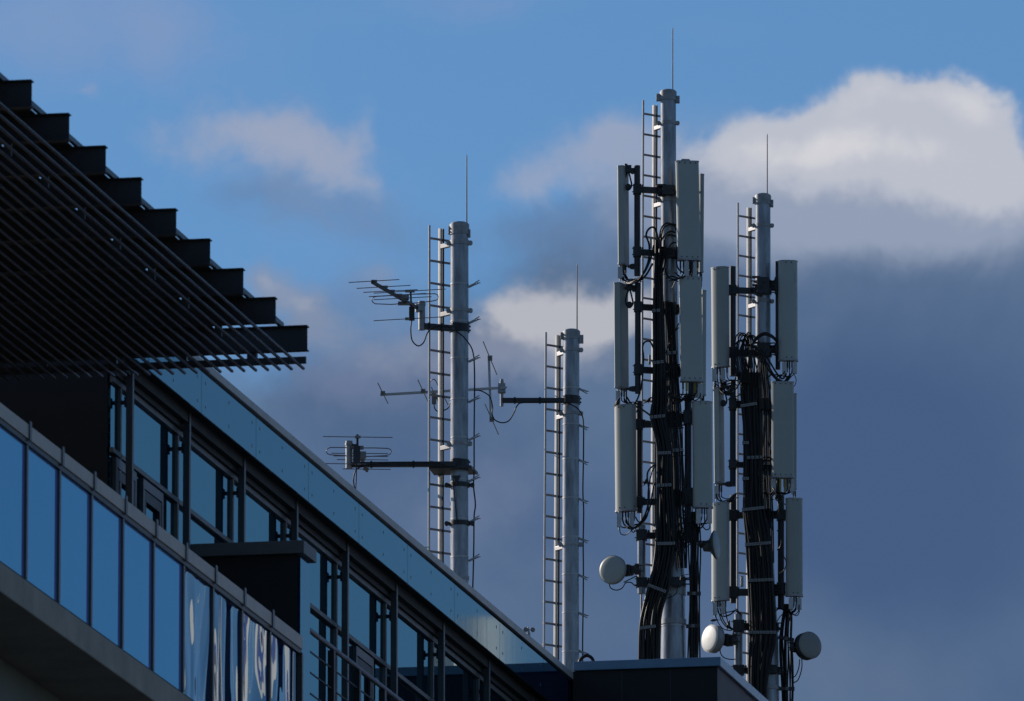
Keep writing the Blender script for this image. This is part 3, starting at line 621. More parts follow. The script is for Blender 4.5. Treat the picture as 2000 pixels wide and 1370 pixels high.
antenna('rounded panel antenna, lowest on the right of the rightmost mast', YR-.3, (1534.5, 1567.5), (1535, 1568), 975, 1162, 10, 'round',
        conn=((1545, 22, 'b'), (1551, 16, 's'), (1555, 18, 's'), (1561, 22, 'b')),
        jumpers=(([(1561, 1190, 0), (1560, 1199, 0), (1555, 1203, 0), (1549, 1199, .05), (1545, 1190, .1)], .007), ([(1555, 1184, 0), (1554, 1193, 0), (1546, 1200, .05), (1541, 1215, .1)], .008)))

# ------------------------------------------------------------------ mounting poles and arms
def mpole(label, key, Yp, x0, x1, y0, y1, arms, m='dark_steel', clamps=True, n=20):
    _, Y, X = MP[key]; k = kpx(Yp); cx = (x0+x1)/2; r = (x1-x0)/2/k
    b = at(cx, y1, Yp); t = thing('mounting_pole', label, 'bracket', b, 'short mounting poles on the antenna masts')
    MB().cyl(b, at(cx, y0, Yp), r, n=n).build('pipe', m, t)
    for (ya, yb) in arms:
        yc = (ya+yb)/2; h = (yb-ya)/k; p = at(cx, yc, Yp); mx, hw = X(yc); q = at(mx, yc, Y); q = Vector((q.x, q.y-.02, p.z))
        MB().beam(p, q, .07, h).build('arm', 'dark_steel', t, .004)
        c = MB().box(p, (r*1.35, r*1.35, h*.85)).box(p+Vector((r*.4, -r*1.45, 0)), (r*.35, r*.2, h*.8))
        for zz in (-.55, .55):
            c.cyl(p+Vector((-r*1.7, -r*1.2, h*zz)), p+Vector((r*1.9, -r*1.2, h*zz)), .008, n=8).cyl(p+Vector((r*1.5, -r*1.3, h*zz)), p+Vector((r*1.95, -r*1.3, h*zz)), .016, n=6)
        c.build('clamp', 'dark_steel', t, .003)
        mr = hw/kpx(Y)
        d = MB().ring(q, mr*1.13, h*1.15).box(q+Vector((0, -mr*1.12, 0)), (mr*.8, .04, h*.75))
        for zz in (-.4, .4):
            d.cyl(q+Vector((-mr*1.5, -mr*.9, h*zz)), q+Vector((mr*1.5, -mr*.9, h*zz)), .010, n=8)
        d.box(q+Vector((-mr*.9, -mr*1.0, h*.8)), (.06, .03, .012))
        rr = random.Random(int(yc*7))
        for _ in range(9):
            aa = rr.uniform(-1.2, 1.2); pz = rr.uniform(-1, 1)*h*.9
            o_ = q+Vector((math.sin(aa)*mr*1.25, -math.cos(aa)*mr*1.25, pz)); e_ = Vector((math.sin(aa), -math.cos(aa), 0))
            if rr.random() < .5: d.cyl(o_-e_*.03, o_+e_*.05, .011, n=6)
            else: d.box(o_, (rr.uniform(.015, .05), rr.uniform(.01, .03), rr.uniform(.006, .03)))
        d.build('mast_clamp', 'dark_steel', t, .003)
    return t
mpole('upper left mounting pole beside the narrow sideways antenna on the tallest mast', 'T', YT-.15, 1238.5, 1250.5, 324, 539, ((364.5, 376), (487, 498.5)))
mpole('middle left mounting pole beside the grey backed antenna on the tallest mast', 'T', YT-.15, 1240, 1251.5, 553, 769, ((594, 605.5), (716.5, 728.5)))
mpole('lower left mounting pole behind the rounded antenna with the bird', 'T', YT+.0, 1242.5, 1254, 784, 1002, ((823.5, 835.5), (975, 986.5)))
mpole('pale steel mounting pole that carries the round dish left of the tallest mast', 'T', YT-.1, 1245, 1261, 1026, 1160, ((1040, 1052), (1133, 1144)), 'galvanised_steel')
mpole('upper right mounting pole behind the widest panel antenna', 'T', YT-.15, 1346, 1358, 330, 545, ((366, 378), (488, 500)))
mpole('middle right mounting pole behind the antenna with yellow plugs', 'T', YT-.15, 1344, 1356, 560, 782, ((596, 610), (714, 732)))
mpole('lower right mounting pole between the tallest mast and its lowest antenna', 'T', YT-.1, 1337, 1351, 770, 1060, ((808, 824), (961, 981)))
mpole('upper left mounting pole of the rightmost mast, right of a pale antenna', 'R', YR-.1, 1425, 1437, 521, 735, ((561.5, 573), (683, 695)))
mpole('middle left mounting pole beside the slim sideways antenna on the rightmost mast', 'R', YR-.1, 1425.5, 1437, 744, 950, ((783, 797), (902.5, 913)))
mpole('lower left mounting pole behind the pale antenna near the white dish', 'R', YR+.0, 1425.5, 1438, 968, 1178, ((1001, 1013), (1151, 1164)))
mpole('upper right mounting pole of the rightmost mast, hidden by a rounded antenna', 'R', YR-.05, 1514.5, 1524, 511, 722, ((549, 568), (676, 690)))
mpole('middle right mounting pole behind the streaked antenna', 'R', YR-.05, 1514, 1526, 745, 975, ((788, 800), (906, 916)))
mpole('lower right mounting pole behind the lowest right antenna', 'R', YR-.05, 1519, 1532, 968, 1190, ((1001, 1013), (1144, 1158)))
mpole('pale steel mounting pole that carries the white lit dish', 'R', YR-.1, 1434, 1450.5, 1200, 1330, ((1217, 1231), (1304, 1315)), 'galvanised_steel')

# safety pulleys hanging behind the sideways antennas
def pulley(label, x, y, Y, w=12):
    k = kpx(Y); c = at(x, y, Y); t = thing('tilt_bracket', label, 'bracket', c, 'tilt brackets behind sideways antennas')
    d = at(x, y+32, Y); 
    MB().box(c+UP*.02, (.045, .03, .05)).box(c+Vector((-.03, 0, .06)), (.02, .02, .03)).cyl(c+Vector((.06, -.02, -.02)), c+Vector((.06, .04, -.02)), .03, n=12).beam(c+Vector((-.05, 0, .0)), c+Vector((.12, 0, .0)), .03, .03).build('bracket_plate', 'dark_steel', t, .003)
    MB().tube(spline([c, c+Vector((-.045, 0, -.12)), d+Vector((-.045, 0, .01)), d+Vector((0, 0, -.045)), d+Vector((.045, 0, .01)), c+Vector((.03, 0, -.12)), c+Vector((.0, 0, 0))], 6), .012, 7).build('strap_loop', 'black_rubber', t)
    MB().cyl(d+Vector((0, -.025, 0)), d+Vector((0, .025, 0)), .038, n=16).cyl(d+Vector((0, -.032, 0)), d+Vector((0, .032, 0)), .014, n=12).build('wheel', 'dark_steel', t)
pulley('bracket with hanging strap and wheel behind the topmost left antenna of the tallest mast', 1227, 333, YT-.12)
pulley('bracket with hanging strap and wheel behind the grey backed antenna', 1229.5, 563, YT-.12)
pulley('bracket with hanging wheel behind the slim antenna of the rightmost mast', 1413, 755, YR-.12)

# ------------------------------------------------------------------ cable bundles
def bundle(label, Y, rows, n, r, clamps, key, layers=2, m='black_rubber', step=None):
    """rows: (py, left px, right px, dy)"""
    b = at((rows[-1][1]+rows[-1][2])/2, rows[-1][0], Y)
    t = thing('cable_bundle', label, 'cables', b, 'cable bundles on the antenna masts')
    for i in range(n):
        f = i/(n-1); f = min(1, max(0, f+random.uniform(-.02, .02))); w = random.uniform(-1, 1); dd = random.uniform(-.03, .03)
        ph = random.uniform(0, 6)
        pts = [at(x0+(x1-x0)*f+math.sin(py*.03+ph)*1.4, py, Y+d+dd+(.04 if i % 2 else 0)) for (py, x0, x1, d) in rows]
        MB().tube(spline(pts, 4), r*random.choice((.6, .8, 1, 1, 1.2)), 8).build('cable', m, t)
    def E(py):
        for a, c in zip(rows, rows[1:]):
            if py <= c[0]:
                q = (py-a[0])/(c[0]-a[0]); return [a[j]+(c[j]-a[j])*q for j in (1, 2, 3)]
        return list(rows[-1][1:])
    for cl in clamps:
        ya, yb, cnt = cl[:3]
        x0, x1, d = E((ya+yb)/2)
        if len(cl) > 3: x0, x1 = cl[3:5]
        a, c = at(x0-1, ya, Y+d-.055), at(x1+1, yb, Y+d-.055)
        dr = (c-a).normalized(); up = Vector((-dr.z, 0, dr.x)).normalized()
        cb = MB().box((a+c)/2+Vector((0, .03, 0)), ((c-a).length/2, .014, .026), (dr, Vector((0, 1, 0)), up)).build('cable_clamp', 'dark_steel', t)
        w = MB()
        for i in range(cnt):
            p = a.lerp(c, (i+.5)/cnt); sx = min(.018, (c-a).length/cnt*.40)
            for dx, dz, hx, hz in ((-sx+.0035, 0, .0035, .018), (sx-.0035, 0, .0035, .018), (0, .0145, sx-.007, .0035), (0, -.0145, sx-.007, .0035), (.003, 0, .004, .005)):
                w.box(p+dr*dx+up*dz+Vector((0, .010, 0)), (hx, .006, hz), (dr, Vector((0, 1, 0)), up))
        w.build('clip_row', 'clamp_white', cb)
    return t
bundle('thick black cable bundle down the front of the tallest mast, bending left at its foot', YT-.28,
       [(470, 1283, 1289, .1), (520, 1280, 1291, .05), (600, 1278, 1294, 0), (700, 1278, 1297, 0), (780, 1275, 1301, -.02), (815, 1273, 1300, -.03), (860, 1284, 1306, -.05), (885, 1286, 1310, -.06), (950, 1284, 1312, -.08),
        (1000, 1284, 1316, -.1), (1062, 1284, 1318, -.12), (1110, 1277, 1312, -.14), (1148, 1266, 1306, -.15), (1190, 1256, 1293, -.15), (1228, 1251, 1289, -.14), (1300, 1250, 1286, -.14)], 18, .018,
       [(607, 606, 2, 1274, 1289), (709, 706, 3, 1275, 1296), (815, 812, 4, 1270, 1299), (885, 884, 4, 1285, 1310), (948, 947, 4, 1284, 1311), (1062, 1061, 6), (1142, 1156, 6, 1266, 1300), (1227, 1223, 6, 1250, 1280)], 'T')
bundle('straight black cable bundle down the right flank of the tallest mast', YT-.1,
       [(1000, 1350, 1366, 0), (1040, 1346, 1367, 0), (1080, 1346, 1367, 0), (1159, 1347, 1367, 0), (1222, 1345, 1367, 0), (1300, 1344, 1366, 0)], 9, .017, [(1159, 1159, 1, 1343, 1368), (1223, 1222, 1, 1341, 1366)], 'T')
bundle('broad black cable bundle down the front of the rightmost mast', YR-.28,
       [(728, 1449, 1487, 0), (750, 1446, 1484, 0), (790, 1449, 1484, 0), (880, 1454, 1488, -.02), (940, 1453, 1489, -.03), (994, 1452, 1492, -.05), (1063, 1457, 1506, -.08), (1133, 1462, 1510, -.1),
        (1235, 1465, 1514, -.12), (1290, 1463, 1506, -.13), (1345, 1466, 1498, -.13), (1400, 1475, 1500, -.1)], 20, .0175,
       [(793, 788, 6, 1447, 1478), (864.7, 864.7, 2, 1451, 1462), (894, 892.5, 4, 1459, 1490), (934.5, 934.5, 2, 1451, 1462), (996, 991, 8, 1450, 1492), (1064, 1060, 9, 1456, 1505), (1134, 1132, 8, 1461, 1511), (1235, 1235, 8, 1464, 1515)], 'R')
bundle('black cable bundle down the right flank of the rightmost mast', YR-.05,
       [(1180, 1532, 1544, 0), (1210, 1527, 1547, 0), (1248, 1524, 1546, 0), (1290, 1525, 1547, 0), (1345, 1527, 1547, 0), (1400, 1528, 1547, 0)], 9, .017, [(1244, 1250, 1, 1521, 1550), (1345, 1345, 1, 1524, 1551)], 'R')
bundle('added black cables darkening the tallest mast where shade falls on it', YT-.22,
       [(590, 1299, 1314, 0), (700, 1303, 1322, 0), (820, 1306, 1330, -.02), (900, 1312, 1335, -.03), (1000, 1316, 1338, -.05), (1060, 1321, 1341, -.06), (1110, 1326, 1342, -.05)], 7, .013, [(690, 688, 2, 1302, 1322), (880, 878, 3, 1311, 1334)], 'T')  # cables added to darken the pole where the antennas shade it
bundle('few added cables darkening the rightmost mast where shade falls on it', YR-.2,
       [(700, 1484, 1496, 0), (790, 1487, 1504, 0), (900, 1490, 1505, 0), (1000, 1494, 1508, -.02), (1100, 1500, 1512, -.04)], 5, .011, [(905, 905, 2, 1487, 1505)], 'R')  # extra strands put over the pole to stand for its shade
# looping slack cables on the masts
def loops(label, Y, paths, r=.012):
    b = at(paths[0][0][0], paths[0][0][1], Y); t = thing('cable_loops', label, 'cables', b, 'slack cable loops on the masts')
    for p in paths: MB().tube(spline([at(x, y, Y+d) for (x, y, d) in p], 6), r*random.uniform(.8, 1.1), 7).build('cable', 'black_rubber', t)
pp = []
for i in range(11):
    f = i/10; xl = 1431+f*26; ap = 654+random.uniform(-4, 12); wd = random.uniform(14, 30)
    pp.append([(1447+f*20, 748, 0), (xl+4, 722, -.03), (xl, 695, 0), (xl+wd*.15, ap+10, 0), (xl+wd*.5, ap, -.04), (xl+wd*.9, ap+10, 0), (xl+wd, 690, .02), (1452+f*28, 730, .02), (1454+f*28, 760, .05)])
for i in range(5):
    f = i/4; pp.append([(1468-f*4, 720, -.05), (1467, 685, -.08), (1474, 662+f*6, -.1), (1492, 650+f*5, -.1), (1508, 655+f*5, 0), (1518, 665+f*5, .1)])
loops('cloud of slack black cable loops below the top antennas of the rightmost mast', YR-.35, pp, .010)
pp = []
for i in range(7):
    x0 = 1322+random.uniform(0, 24); y0 = 1005+random.uniform(-120, 60); w = random.uniform(8, 22); h = random.uniform(16, 40)
    pp.append([(x0, y0, 0), (x0-w*.4, y0+h*.5, -.05), (x0, y0+h, -.1), (x0+w*.6, y0+h*.8, -.05), (x0+w*.6, y0+h*.1, 0), (x0+2, y0-8, 0)])
pp.append([(1310, 893, 0), (1330, 890, -.05), (1342, 893, -.1), (1342, 915, -.1), (1336, 960, -.1), (1326, 1010, -.1), (1320, 1060, -.1), (1330, 1100, 0)])
pp.append([(1328, 1135, 0), (1332, 1125, 0), (1345, 1122, 0)]); pp.append([(1286, 1170, .05), (1305, 1168, 0), (1320, 1160, -.05), (1323, 1145, -.1)])
loops('tangle of thin black cables between the tallest mast and its right bundle', YT-.3, pp, .007)
pp = []
for i in range(9):
    x0 = random.uniform(1500, 1530); y0 = random.uniform(940, 1230); w = random.uniform(-14, 20); h = random.uniform(14, 40)
    pp.append([(x0, y0, 0), (x0+w*.5, y0+h*.2, -.05), (x0+w, y0+h*.6, -.08), (x0+w*.7, y0+h, -.05), (x0, y0+h*1.2, 0)])
loops('tangle of thin cables right of the rightmost mast\'s main bundle', YR-.3, pp, .008)

# small odd fittings: straps and junction tubes in the shade of the masts
def fitting(label, Y, boxes):
    t = thing('junction_box', label, 'fitting', at(boxes[0][0], boxes[0][1], Y), 'small grey fittings on the masts')
    m = MB()
    k = kpx(Y)
    for (x0, y0, x1, y1) in boxes:
        c = at((x0+x1)/2, (y0+y1)/2, Y); m.box(c, ((x1-x0)/2/k, .03, (y1-y0)/2/k)); m.box(c+Vector((0, -.032, 0)), ((x1-x0)/2/k*.7, .006, (y1-y0)/2/k*.85))
    m.build('case', 'connector_grey', t, .004)
fitting('upright grey junction box on the tallest mast\'s ladder, under the first cable loop', YT-.1, [(1268, 467, 1273.5, 486)])
fitting('small grey junction box on the ladder of the tallest mast, beside the middle left pole', YT-.1, [(1266, 694, 1271, 712)])
fitting('grey junction box low on the rightmost mast\'s ladder', YR-.2, [(1446, 1126, 1452, 1146)])

# ------------------------------------------------------------------ microwave dishes
def dish(label, Y, cx, cy, rpx, yaw, pitch, m, drum, unit, cable, backcone=False, rim='galvanised_dull'):
    k = kpx(Y); c = at(cx, cy, Y); a = math.radians(yaw); e = math.radians(pitch)
    ax = Vector((math.sin(a)*math.cos(e), -math.cos(a)*math.cos(e), math.sin(e))); R = rpx/k
    t = thing('microwave_dish', label, 'dish', c, 'round microwave dishes on the masts')
    MB().lathe(c, ax, [(0, R*.985), (.006, R*.97), (.016, R*.80), (.022, R*.5), (.026, R*.2), (.027, 0)], 48).build('radome', m, t)
    if backcone: prof = [(0, R*.985), (0, R*1.0), (-.015, R*1.0), (-.035, R*.90), (-.06, R*.68), (-.08, R*.52), (-.10, R*.42), (-.15, R*.37), (-.18, R*.34), (-.18, 0)]
    else: prof = [(0, R*.985), (.004, R*1.0), (-drum, R*1.0), (-drum-.01, R*.96), (-drum-.06, R*.6), (-drum-.10, R*.3), (-drum-.12, 0)]
    MB().lathe(c, ax, prof, 48).build('shroud', rim, t)
    (ux, uy), (ex, ey), h = unit                       # radio unit from behind the dish to the pole
    p0 = c-ax*(drum+.10 if not backcone else .16); p1 = at(ex, ey, Y+.02)
    mid = p0.lerp(p1, .5)
    q = MB().beam(p0, p1, h*.8, h).beam(p0.lerp(p1, .2), p0.lerp(p1, .75), h*1.5, h*1.25)
    for i in range(5): q.beam(p0.lerp(p1, .22+i*.1), p0.lerp(p1, .25+i*.1), h*1.7, h*1.45)
    q.cyl(mid+Vector((0, -h*.5, h*.5)), mid+Vector((0, -h*.5, -h*.9)), .014, n=8).box(p1, (.03, .05, h*.7)).cyl(p1+Vector((-.04, -.07, h*.4)), p1+Vector((.08, -.07, h*.4)), .009, n=8).cyl(p1+Vector((-.04, -.07, -h*.4)), p1+Vector((.08, -.07, -h*.4)), .009, n=8)
    q.build('radio_unit', 'black_plastic', t, .004)
    for cb in cable: MB().tube(spline([at(x, y, Y+d) for (x, y, d) in cb], 6), .008, 7).build('cable', 'black_rubber', t)
    return t
dish('grey disc dish left of the tallest mast, with a long scratch on its face', YT-.25, 1195.5, 1113, 28.4, -28, 2, 'radome_grey', .05, ((1225, 1112), (1244, 1112), .10),
     [[(1190, 1141, 0), (1193, 1149, 0), (1204, 1153, 0), (1215, 1149, .05), (1222, 1139, .1), (1232, 1138, .1), (1240, 1144, .1), (1248, 1143, .1)],
      [(1218, 1138, .05), (1232, 1131, .05), (1242, 1126, .1), (1246, 1128, .1)]])
dish('narrow sideways dish with dark cone back, facing right beside the tallest mast', YT-.3, 1399, 1065, 28.5, 76, 4, 'radome_grey', .05, ((1380, 1063), (1366, 1062), .05), [], True, 'galvanised_dark')
dish('sunlit white dish with a black crow on top, left foot of the rightmost mast', YR-.35, 1386.5, 1247, 27.2, -54, 4, 'radome_white', .11, ((1410, 1247), (1434, 1249), .11),
     [[(1407, 1265, .1), (1407, 1275, 0), (1413, 1284, 0), (1424, 1288, 0), (1436, 1288, .1)]])
dish('dark grey disc dish right of the rightmost mast, facing right', YR-.2, 1582, 1260.5, 27.0, 34, 3, 'radome_dark', .12, ((1556, 1262), (1546, 1262), .09),
     [[(1562, 1288, 0), (1560, 1305, 0), (1554, 1320, .05), (1546, 1324, .1)], [(1566, 1286, 0), (1566, 1305, 0), (1560, 1326, .05), (1552, 1333, .1), (1546, 1331, .1)]], False, 'dark_steel')

# ------------------------------------------------------------------ arms and yagi aerials
def harm(label, key, post, yp, x0, y0, x1, y1, th, group='long side arms carrying aerials', extra=None, Yp=None):
    """post: (x0,x1,ytop,ybot) of the upright tube at the arm's free end"""
    _, Y, X = MP[key]; k = kpx(Y); q = at(x1, y1, Y-.18); t = thing('side_arm', label, 'bracket', q, group)
    p = atz(x0, y0, q.z)
    MB().beam(p, q, th/k, th/k).build('beam', 'dark_steel', t, .004)
    cx = (post[0]+post[1])/2; pt, pb = at(cx, post[2], p.y), at(cx, post[3], p.y)
    MB().cyl(pb, pt, (post[1]-post[0])/2/k, n=20).ring(at(cx, post[2]+6, p.y), (post[1]-post[0])/2/k*1.15, .03).build('upright', 'galvanised_dull', t)
    mx, hw = X(y1); r = hw/k; c = at(mx, y1, Y); 
    cl = MB().ring(c, r*1.12, 16/k).box(c+Vector((-r*.35, -r*1.1, 0)), (r*.4, .03, 8/k)).cyl(c+Vector((-r*.1, -r*1.3, .02)), c+Vector((r*.1, -r*1.3, .02)), .014, n=8)
    for zz in (-.025, .025): cl.cyl(c+Vector((-r*1.3, 0, zz)), c+Vector((r*1.25, 0, zz)), .012, n=8)
    cl.build('mast_clamp', 'dark_steel', t, .003)
    tie = MB()
    for f in (.2, .6): tie.beam(p.lerp(q, f)-Vector((.012, 0, 0)), p.lerp(q, f)+Vector((.012, 0, 0)), th/k*1.25, th/k*1.25)
    tie.build('strap', 'black_rubber', t)
    return p
pA = harm('short upper arm sloping off the leftmost mast, holding the diagonal yagi', 'L', (817, 830.5, 589, 645), 0, 826, 637.5, 886, 642, 11.5)
pB = harm('long low arm from the leftmost mast, over the parapet', 'L', (674.8, 688.5, 862, 915), 0, 684, 908, 890, 907, 10)
pC = harm('middle arm reaching left from the shortest mast', 'C', (976.5, 983.5, 741, 794), 0, 981, 782.6, 1103, 782.6, 9.4)
def rod(mb, x0, y0, x1, y1, Y, r):
    m = at((x0+x1)/2, (y0+y1)/2, Y); a, b = atz(x0, y0, m.z), atz(x1, y1, m.z)
    mb.tube([a, b], r, 8); return m
def Z8(x, y): return 620+x/4.153, 530+y/4.153
def Z6(x, y): return 620+x/4.42, 840+y/4.42
# diagonal yagi
yg = thing('yagi_aerial', 'diagonal yagi aerial at upper left, boom pointing at the viewer', 'aerial', pA, 'yagi aerials')
zb = at(*Z8(800, 295), pA.y-.12).z
bf, br = atz(*Z8(445, 88), zb), atz(*Z8(812, 300), zb)
MB().beam(bf, br, .035, .035).build('boom', 'dark_steel', yg)
MB().beam(br, Vector((pA.x, pA.y-.05, br.z)), .06, .06).cyl(br-UP*.05, br+UP*.05, .03, n=10).build('mount', 'galvanised_dull', yg)
def onboom(x):                                         # depth of the boom below pixel column x
    f = (x-445)/(812-445); return bf.y+(br.y-bf.y)*f
for (x0, y0, x1, y1, bx) in ((255, 92, 663, 68, 460), (318, 140, 755, 115, 548), (373, 172, 813, 150, 605), (417, 207, 880, 180, 665), (455, 232, 925, 207, 715)):
    e = MB(); mm = rod(e, *Z8(x0, y0), *Z8(x1, y1), onboom(bx), .0055); xx, yy = Z8(bx, y0+(y1-y0)*(bx-x0)/(x1-x0)); c = at(xx, yy, onboom(bx)); e.box(c, (.035, .02, .012)); e.build('element', 'rod_steel', yg)
Yv = onboom(757)
for (x0, y0, x1, y1) in ((457, 179, 1040, 145), (457, 402, 1000, 372)):
    e = MB(); rod(e, *Z8(x0, y0), *Z8(x1, y1), Yv, .0055); c = at(*Z8(750, y0+(y1-y0)*.5), Yv); e.box(c, (.06, .02, .015)); e.build('reflector', 'rod_steel', yg)
MB().beam(at(*Z8(755, 150), Yv), at(*Z8(765, 400), Yv), .03, .025).box(at(*Z8(765, 345), Yv-.03), (.035, .03, .085)).build('reflector_bar', 'dark_steel', yg, .003)
Yd = onboom(720)
dp = [Z8(*p) for p in ((720, 260), (600, 270), (470, 265), (446, 250), (440, 230), (452, 212), (480, 205), (600, 198), (760, 188), (950, 183), (972, 190), (980, 210), (972, 232), (940, 241), (840, 255), (720, 264))]
MB().tube([at(x, y, Yd-(x-800)*.0018) for x, y in dp], .0065, 8).box(at(*Z8(712, 262), Yd), (.09, .03, .02)).box(at(*Z8(710, 212), Yd), (.05, .03, .03)).build('folded_dipole', 'rod_steel', yg)
MB().tube(spline([at(*Z8(x, y), Yv+d) for x, y, d in ((765, 402, 0), (757, 470, 0), (768, 560, 0), (815, 606, 0), (860, 580, .1), (888, 510, .15), (922, 468, .15), (980, 448, .15), (1080, 458, .2))]+[at(x, y, 150.27) for x, y in ((892, 648), (907, 660), (921, 680), (926, 700))], 6), .0085, 7).build('cable', 'black_rubber', yg)
# low yagi, seen from behind
yg = thing('yagi_aerial', 'low yagi aerial on the long arm just above the parapet', 'aerial', pB, 'yagi aerials')
Yq = pB.y
bf, br = at(*Z6(350, 175), Yq-.05), None
zb = bf.z; br = atz(*Z6(428, 355), zb)
MB().beam(bf, br, .03, .03).build('boom', 'dark_steel', yg)
MB().beam(at(*Z6(345, 40), Yq-.06), at(*Z6(345, 260), Yq-.06), .03, .03).box(at(*Z6(338, 215), Yq-.08), (.045, .03, .11)).beam(at(*Z6(290, 145), Yq-.06), at(*Z6(345, 145), Yq-.06), .05, .06).build('reflector_bar', 'dark_steel', yg, .003)
def yb(y): f = (y-175)/180; return bf.y+(br.y-bf.y)*f
for nm, (x0, y0, x1, y1) in (('reflector', (48, 57, 648, 66)), ('reflector', (60, 290, 420, 296)), ('element', (120, 202, 607, 205)), ('element', (140, 225, 610, 230)), ('element', (167, 256, 610, 260)), ('element', (218, 337, 632, 341))):
    Yk = Yq-.08 if nm == 'reflector' else yb(y0)
    e = MB(); a, b = at(*Z6(x0, y0), Yk), at(*Z6(x1, y1), Yk); e.tube([a, b], .0055, 8)
    cx = 348 if nm == 'reflector' else 350+(y0-175)*.43; e.box(at(*Z6(cx, (y0+y1)/2), Yk), (.035, .02, .014)); e.build(nm, 'rod_steel', yg)
dp = [Z6(*p) for p in ((350, 156), (240, 152), (110, 152), (85, 165), (75, 185), (85, 205), (115, 216), (240, 222), (400, 232), (590, 222), (625, 212), (638, 188), (630, 168), (605, 160), (500, 156), (350, 156))]
MB().tube([at(x, y, Yq-.02) for x, y in dp], .0065, 8).box(at(*Z6(385, 218), Yq-.04), (.05, .04, .04)).box(at(*Z6(378, 154), Yq-.04), (.03, .03, .02)).build('folded_dipole', 'rod_steel', yg)
MB().tube(spline([at(*Z6(x, y), Yq-.1) for x, y in ((338, 262), (336, 330), (335, 420), (330, 520), (330, 640))], 5), .0075, 7).tube(spline([at(*Z6(x, y), Yq-.12) for x, y in ((1140, 330), (1080, 300), (1000, 286), (700, 283), (480, 300), (380, 318), (330, 352), (312, 420), (316, 480), (326, 520), (330, 600))], 5), .0085, 7).build('cable', 'black_rubber', yg)
# middle yagi with slanting long elements
yg = thing('yagi_aerial', 'long horizontal yagi aerial with slanting rods, between the two bare masts', 'aerial', pC, 'yagi aerials')
Yq = pC.y-.03
zb = at(*Z8(1495, 948), Yq).z; bl, brr = atz(*Z8(512, 1003), zb), atz(*Z8(1530, 945), zb)
MB().beam(bl, brr, .03, .03).build('boom', 'ladder_aluminium', yg)
def ybm(x): return bl.y+(brr.y-bl.y)*(x-512)/1018
for (x0, y0, x1, y1) in ((490, 908, 572, 1073), (815, 883, 900, 1063), (925, 943, 1000, 1100)):
    e = MB(); m_ = rod(e, *Z8(x0, y0), *Z8(x1, y1), ybm((x0+x1)/2), .007); e.box(m_+Vector((0, 0, 0)), (.03, .03, .025)); e.build('element', 'rod_steel', yg)
fd = [Z8(*p) for p in ((905, 900), (930, 880), (948, 878), (960, 890), (1060, 1085))]; zz = at(*Z8(940, 990), ybm(940)).z
MB().tube([atz(x, y, zz) for x, y in fd], .007, 8).box(at(*Z8(946, 1035), ybm(946)), (.03, .03, .07)).build('folded_dipole', 'rod_steel', yg)
ct, cb_ = at(*Z8(1390, 688), ybm(1395)+.03), at(*Z8(1408, 1222), ybm(1400)+.03)
MB().beam(ct, cb_, .03, .03).build('reflector_bar', 'ladder_aluminium', yg)
for (x0, y0, x1, y1, c) in ((1345, 573, 1455, 838, ct), (1360, 1080, 1468, 1323, cb_)):
    e = MB(); m_ = rod(e, *Z8(x0, y0), *Z8(x1, y1), c.y-.02, .007); e.box(m_, (.03, .03, .03)); e.build('reflector', 'rod_steel', yg)
MB().box(at(979.9, 759, Yq+.03), (.048, .05, .062)).box(at(980, 765, Yq-.03), (.052, .02, .015)).cyl(at(978, 757.5, Yq), at(990, 757, Yq), .012, n=8).build('mount', 'galvanised_dull', yg, .006)
MB().tube(spline([at(x, y, Yq-.04) for x, y in ((925, 763), (936, 763), (948, 768), (957, 776), (962, 795), (961, 808), (966, 820), (980, 826), (994, 822), (1004, 806), (1010, 793), (1020, 787), (1060, 786), (1100, 786), (1114, 790), (1130, 800), (1138, 815), (1140, 835))], 5), .0085, 7)\
    .tube(spline([at(*Z8(x, y), ybm(950)) for x, y in ((946, 1070), (950, 1110), (975, 1137), (1020, 1130), (1060, 1110), (1080, 1060), (1090, 1000))], 5), .008, 7).build('cable', 'black_rubber', yg)

# platform plate on the leftmost mast
_, Y, X = MP['L']; zp = at(897, 920, Y).z
pl = thing('platform_plate', 'flat dark diamond plate fixed across the leftmost mast under the long arm', 'platform', at(897, 930, Y))
q = [atz(x, y, zp) for x, y in ((837.5, 915.5), (920.5, 913.8), (933.8, 927.3), (848, 929))]
MB().prism(q, UP*.03).build('plate', 'dark_steel', pl, .004)
MB().beam(at(884, 930, Y-.12), at(893, 1022, Y-.14), .012, .012).prism([at(883, 929, Y-.14), at(900, 929, Y-.14), at(892, 945, Y-.14)], Vector((0, .02, 0))).build('brace', 'dark_steel', pl)
for cy in (948, 1023):
    c = at(897.5, cy, Y); m = MB().ring(c, .128, .055)
    for sx in (-1, 1): m.cyl(c+Vector((sx*.16, -.03, 0)), c+Vector((sx*.16, .03, 0)), .028, n=12).box(c+Vector((sx*.135, 0, 0)), (.035, .02, .02))
    m.build('collar', 'dark_steel', pl)
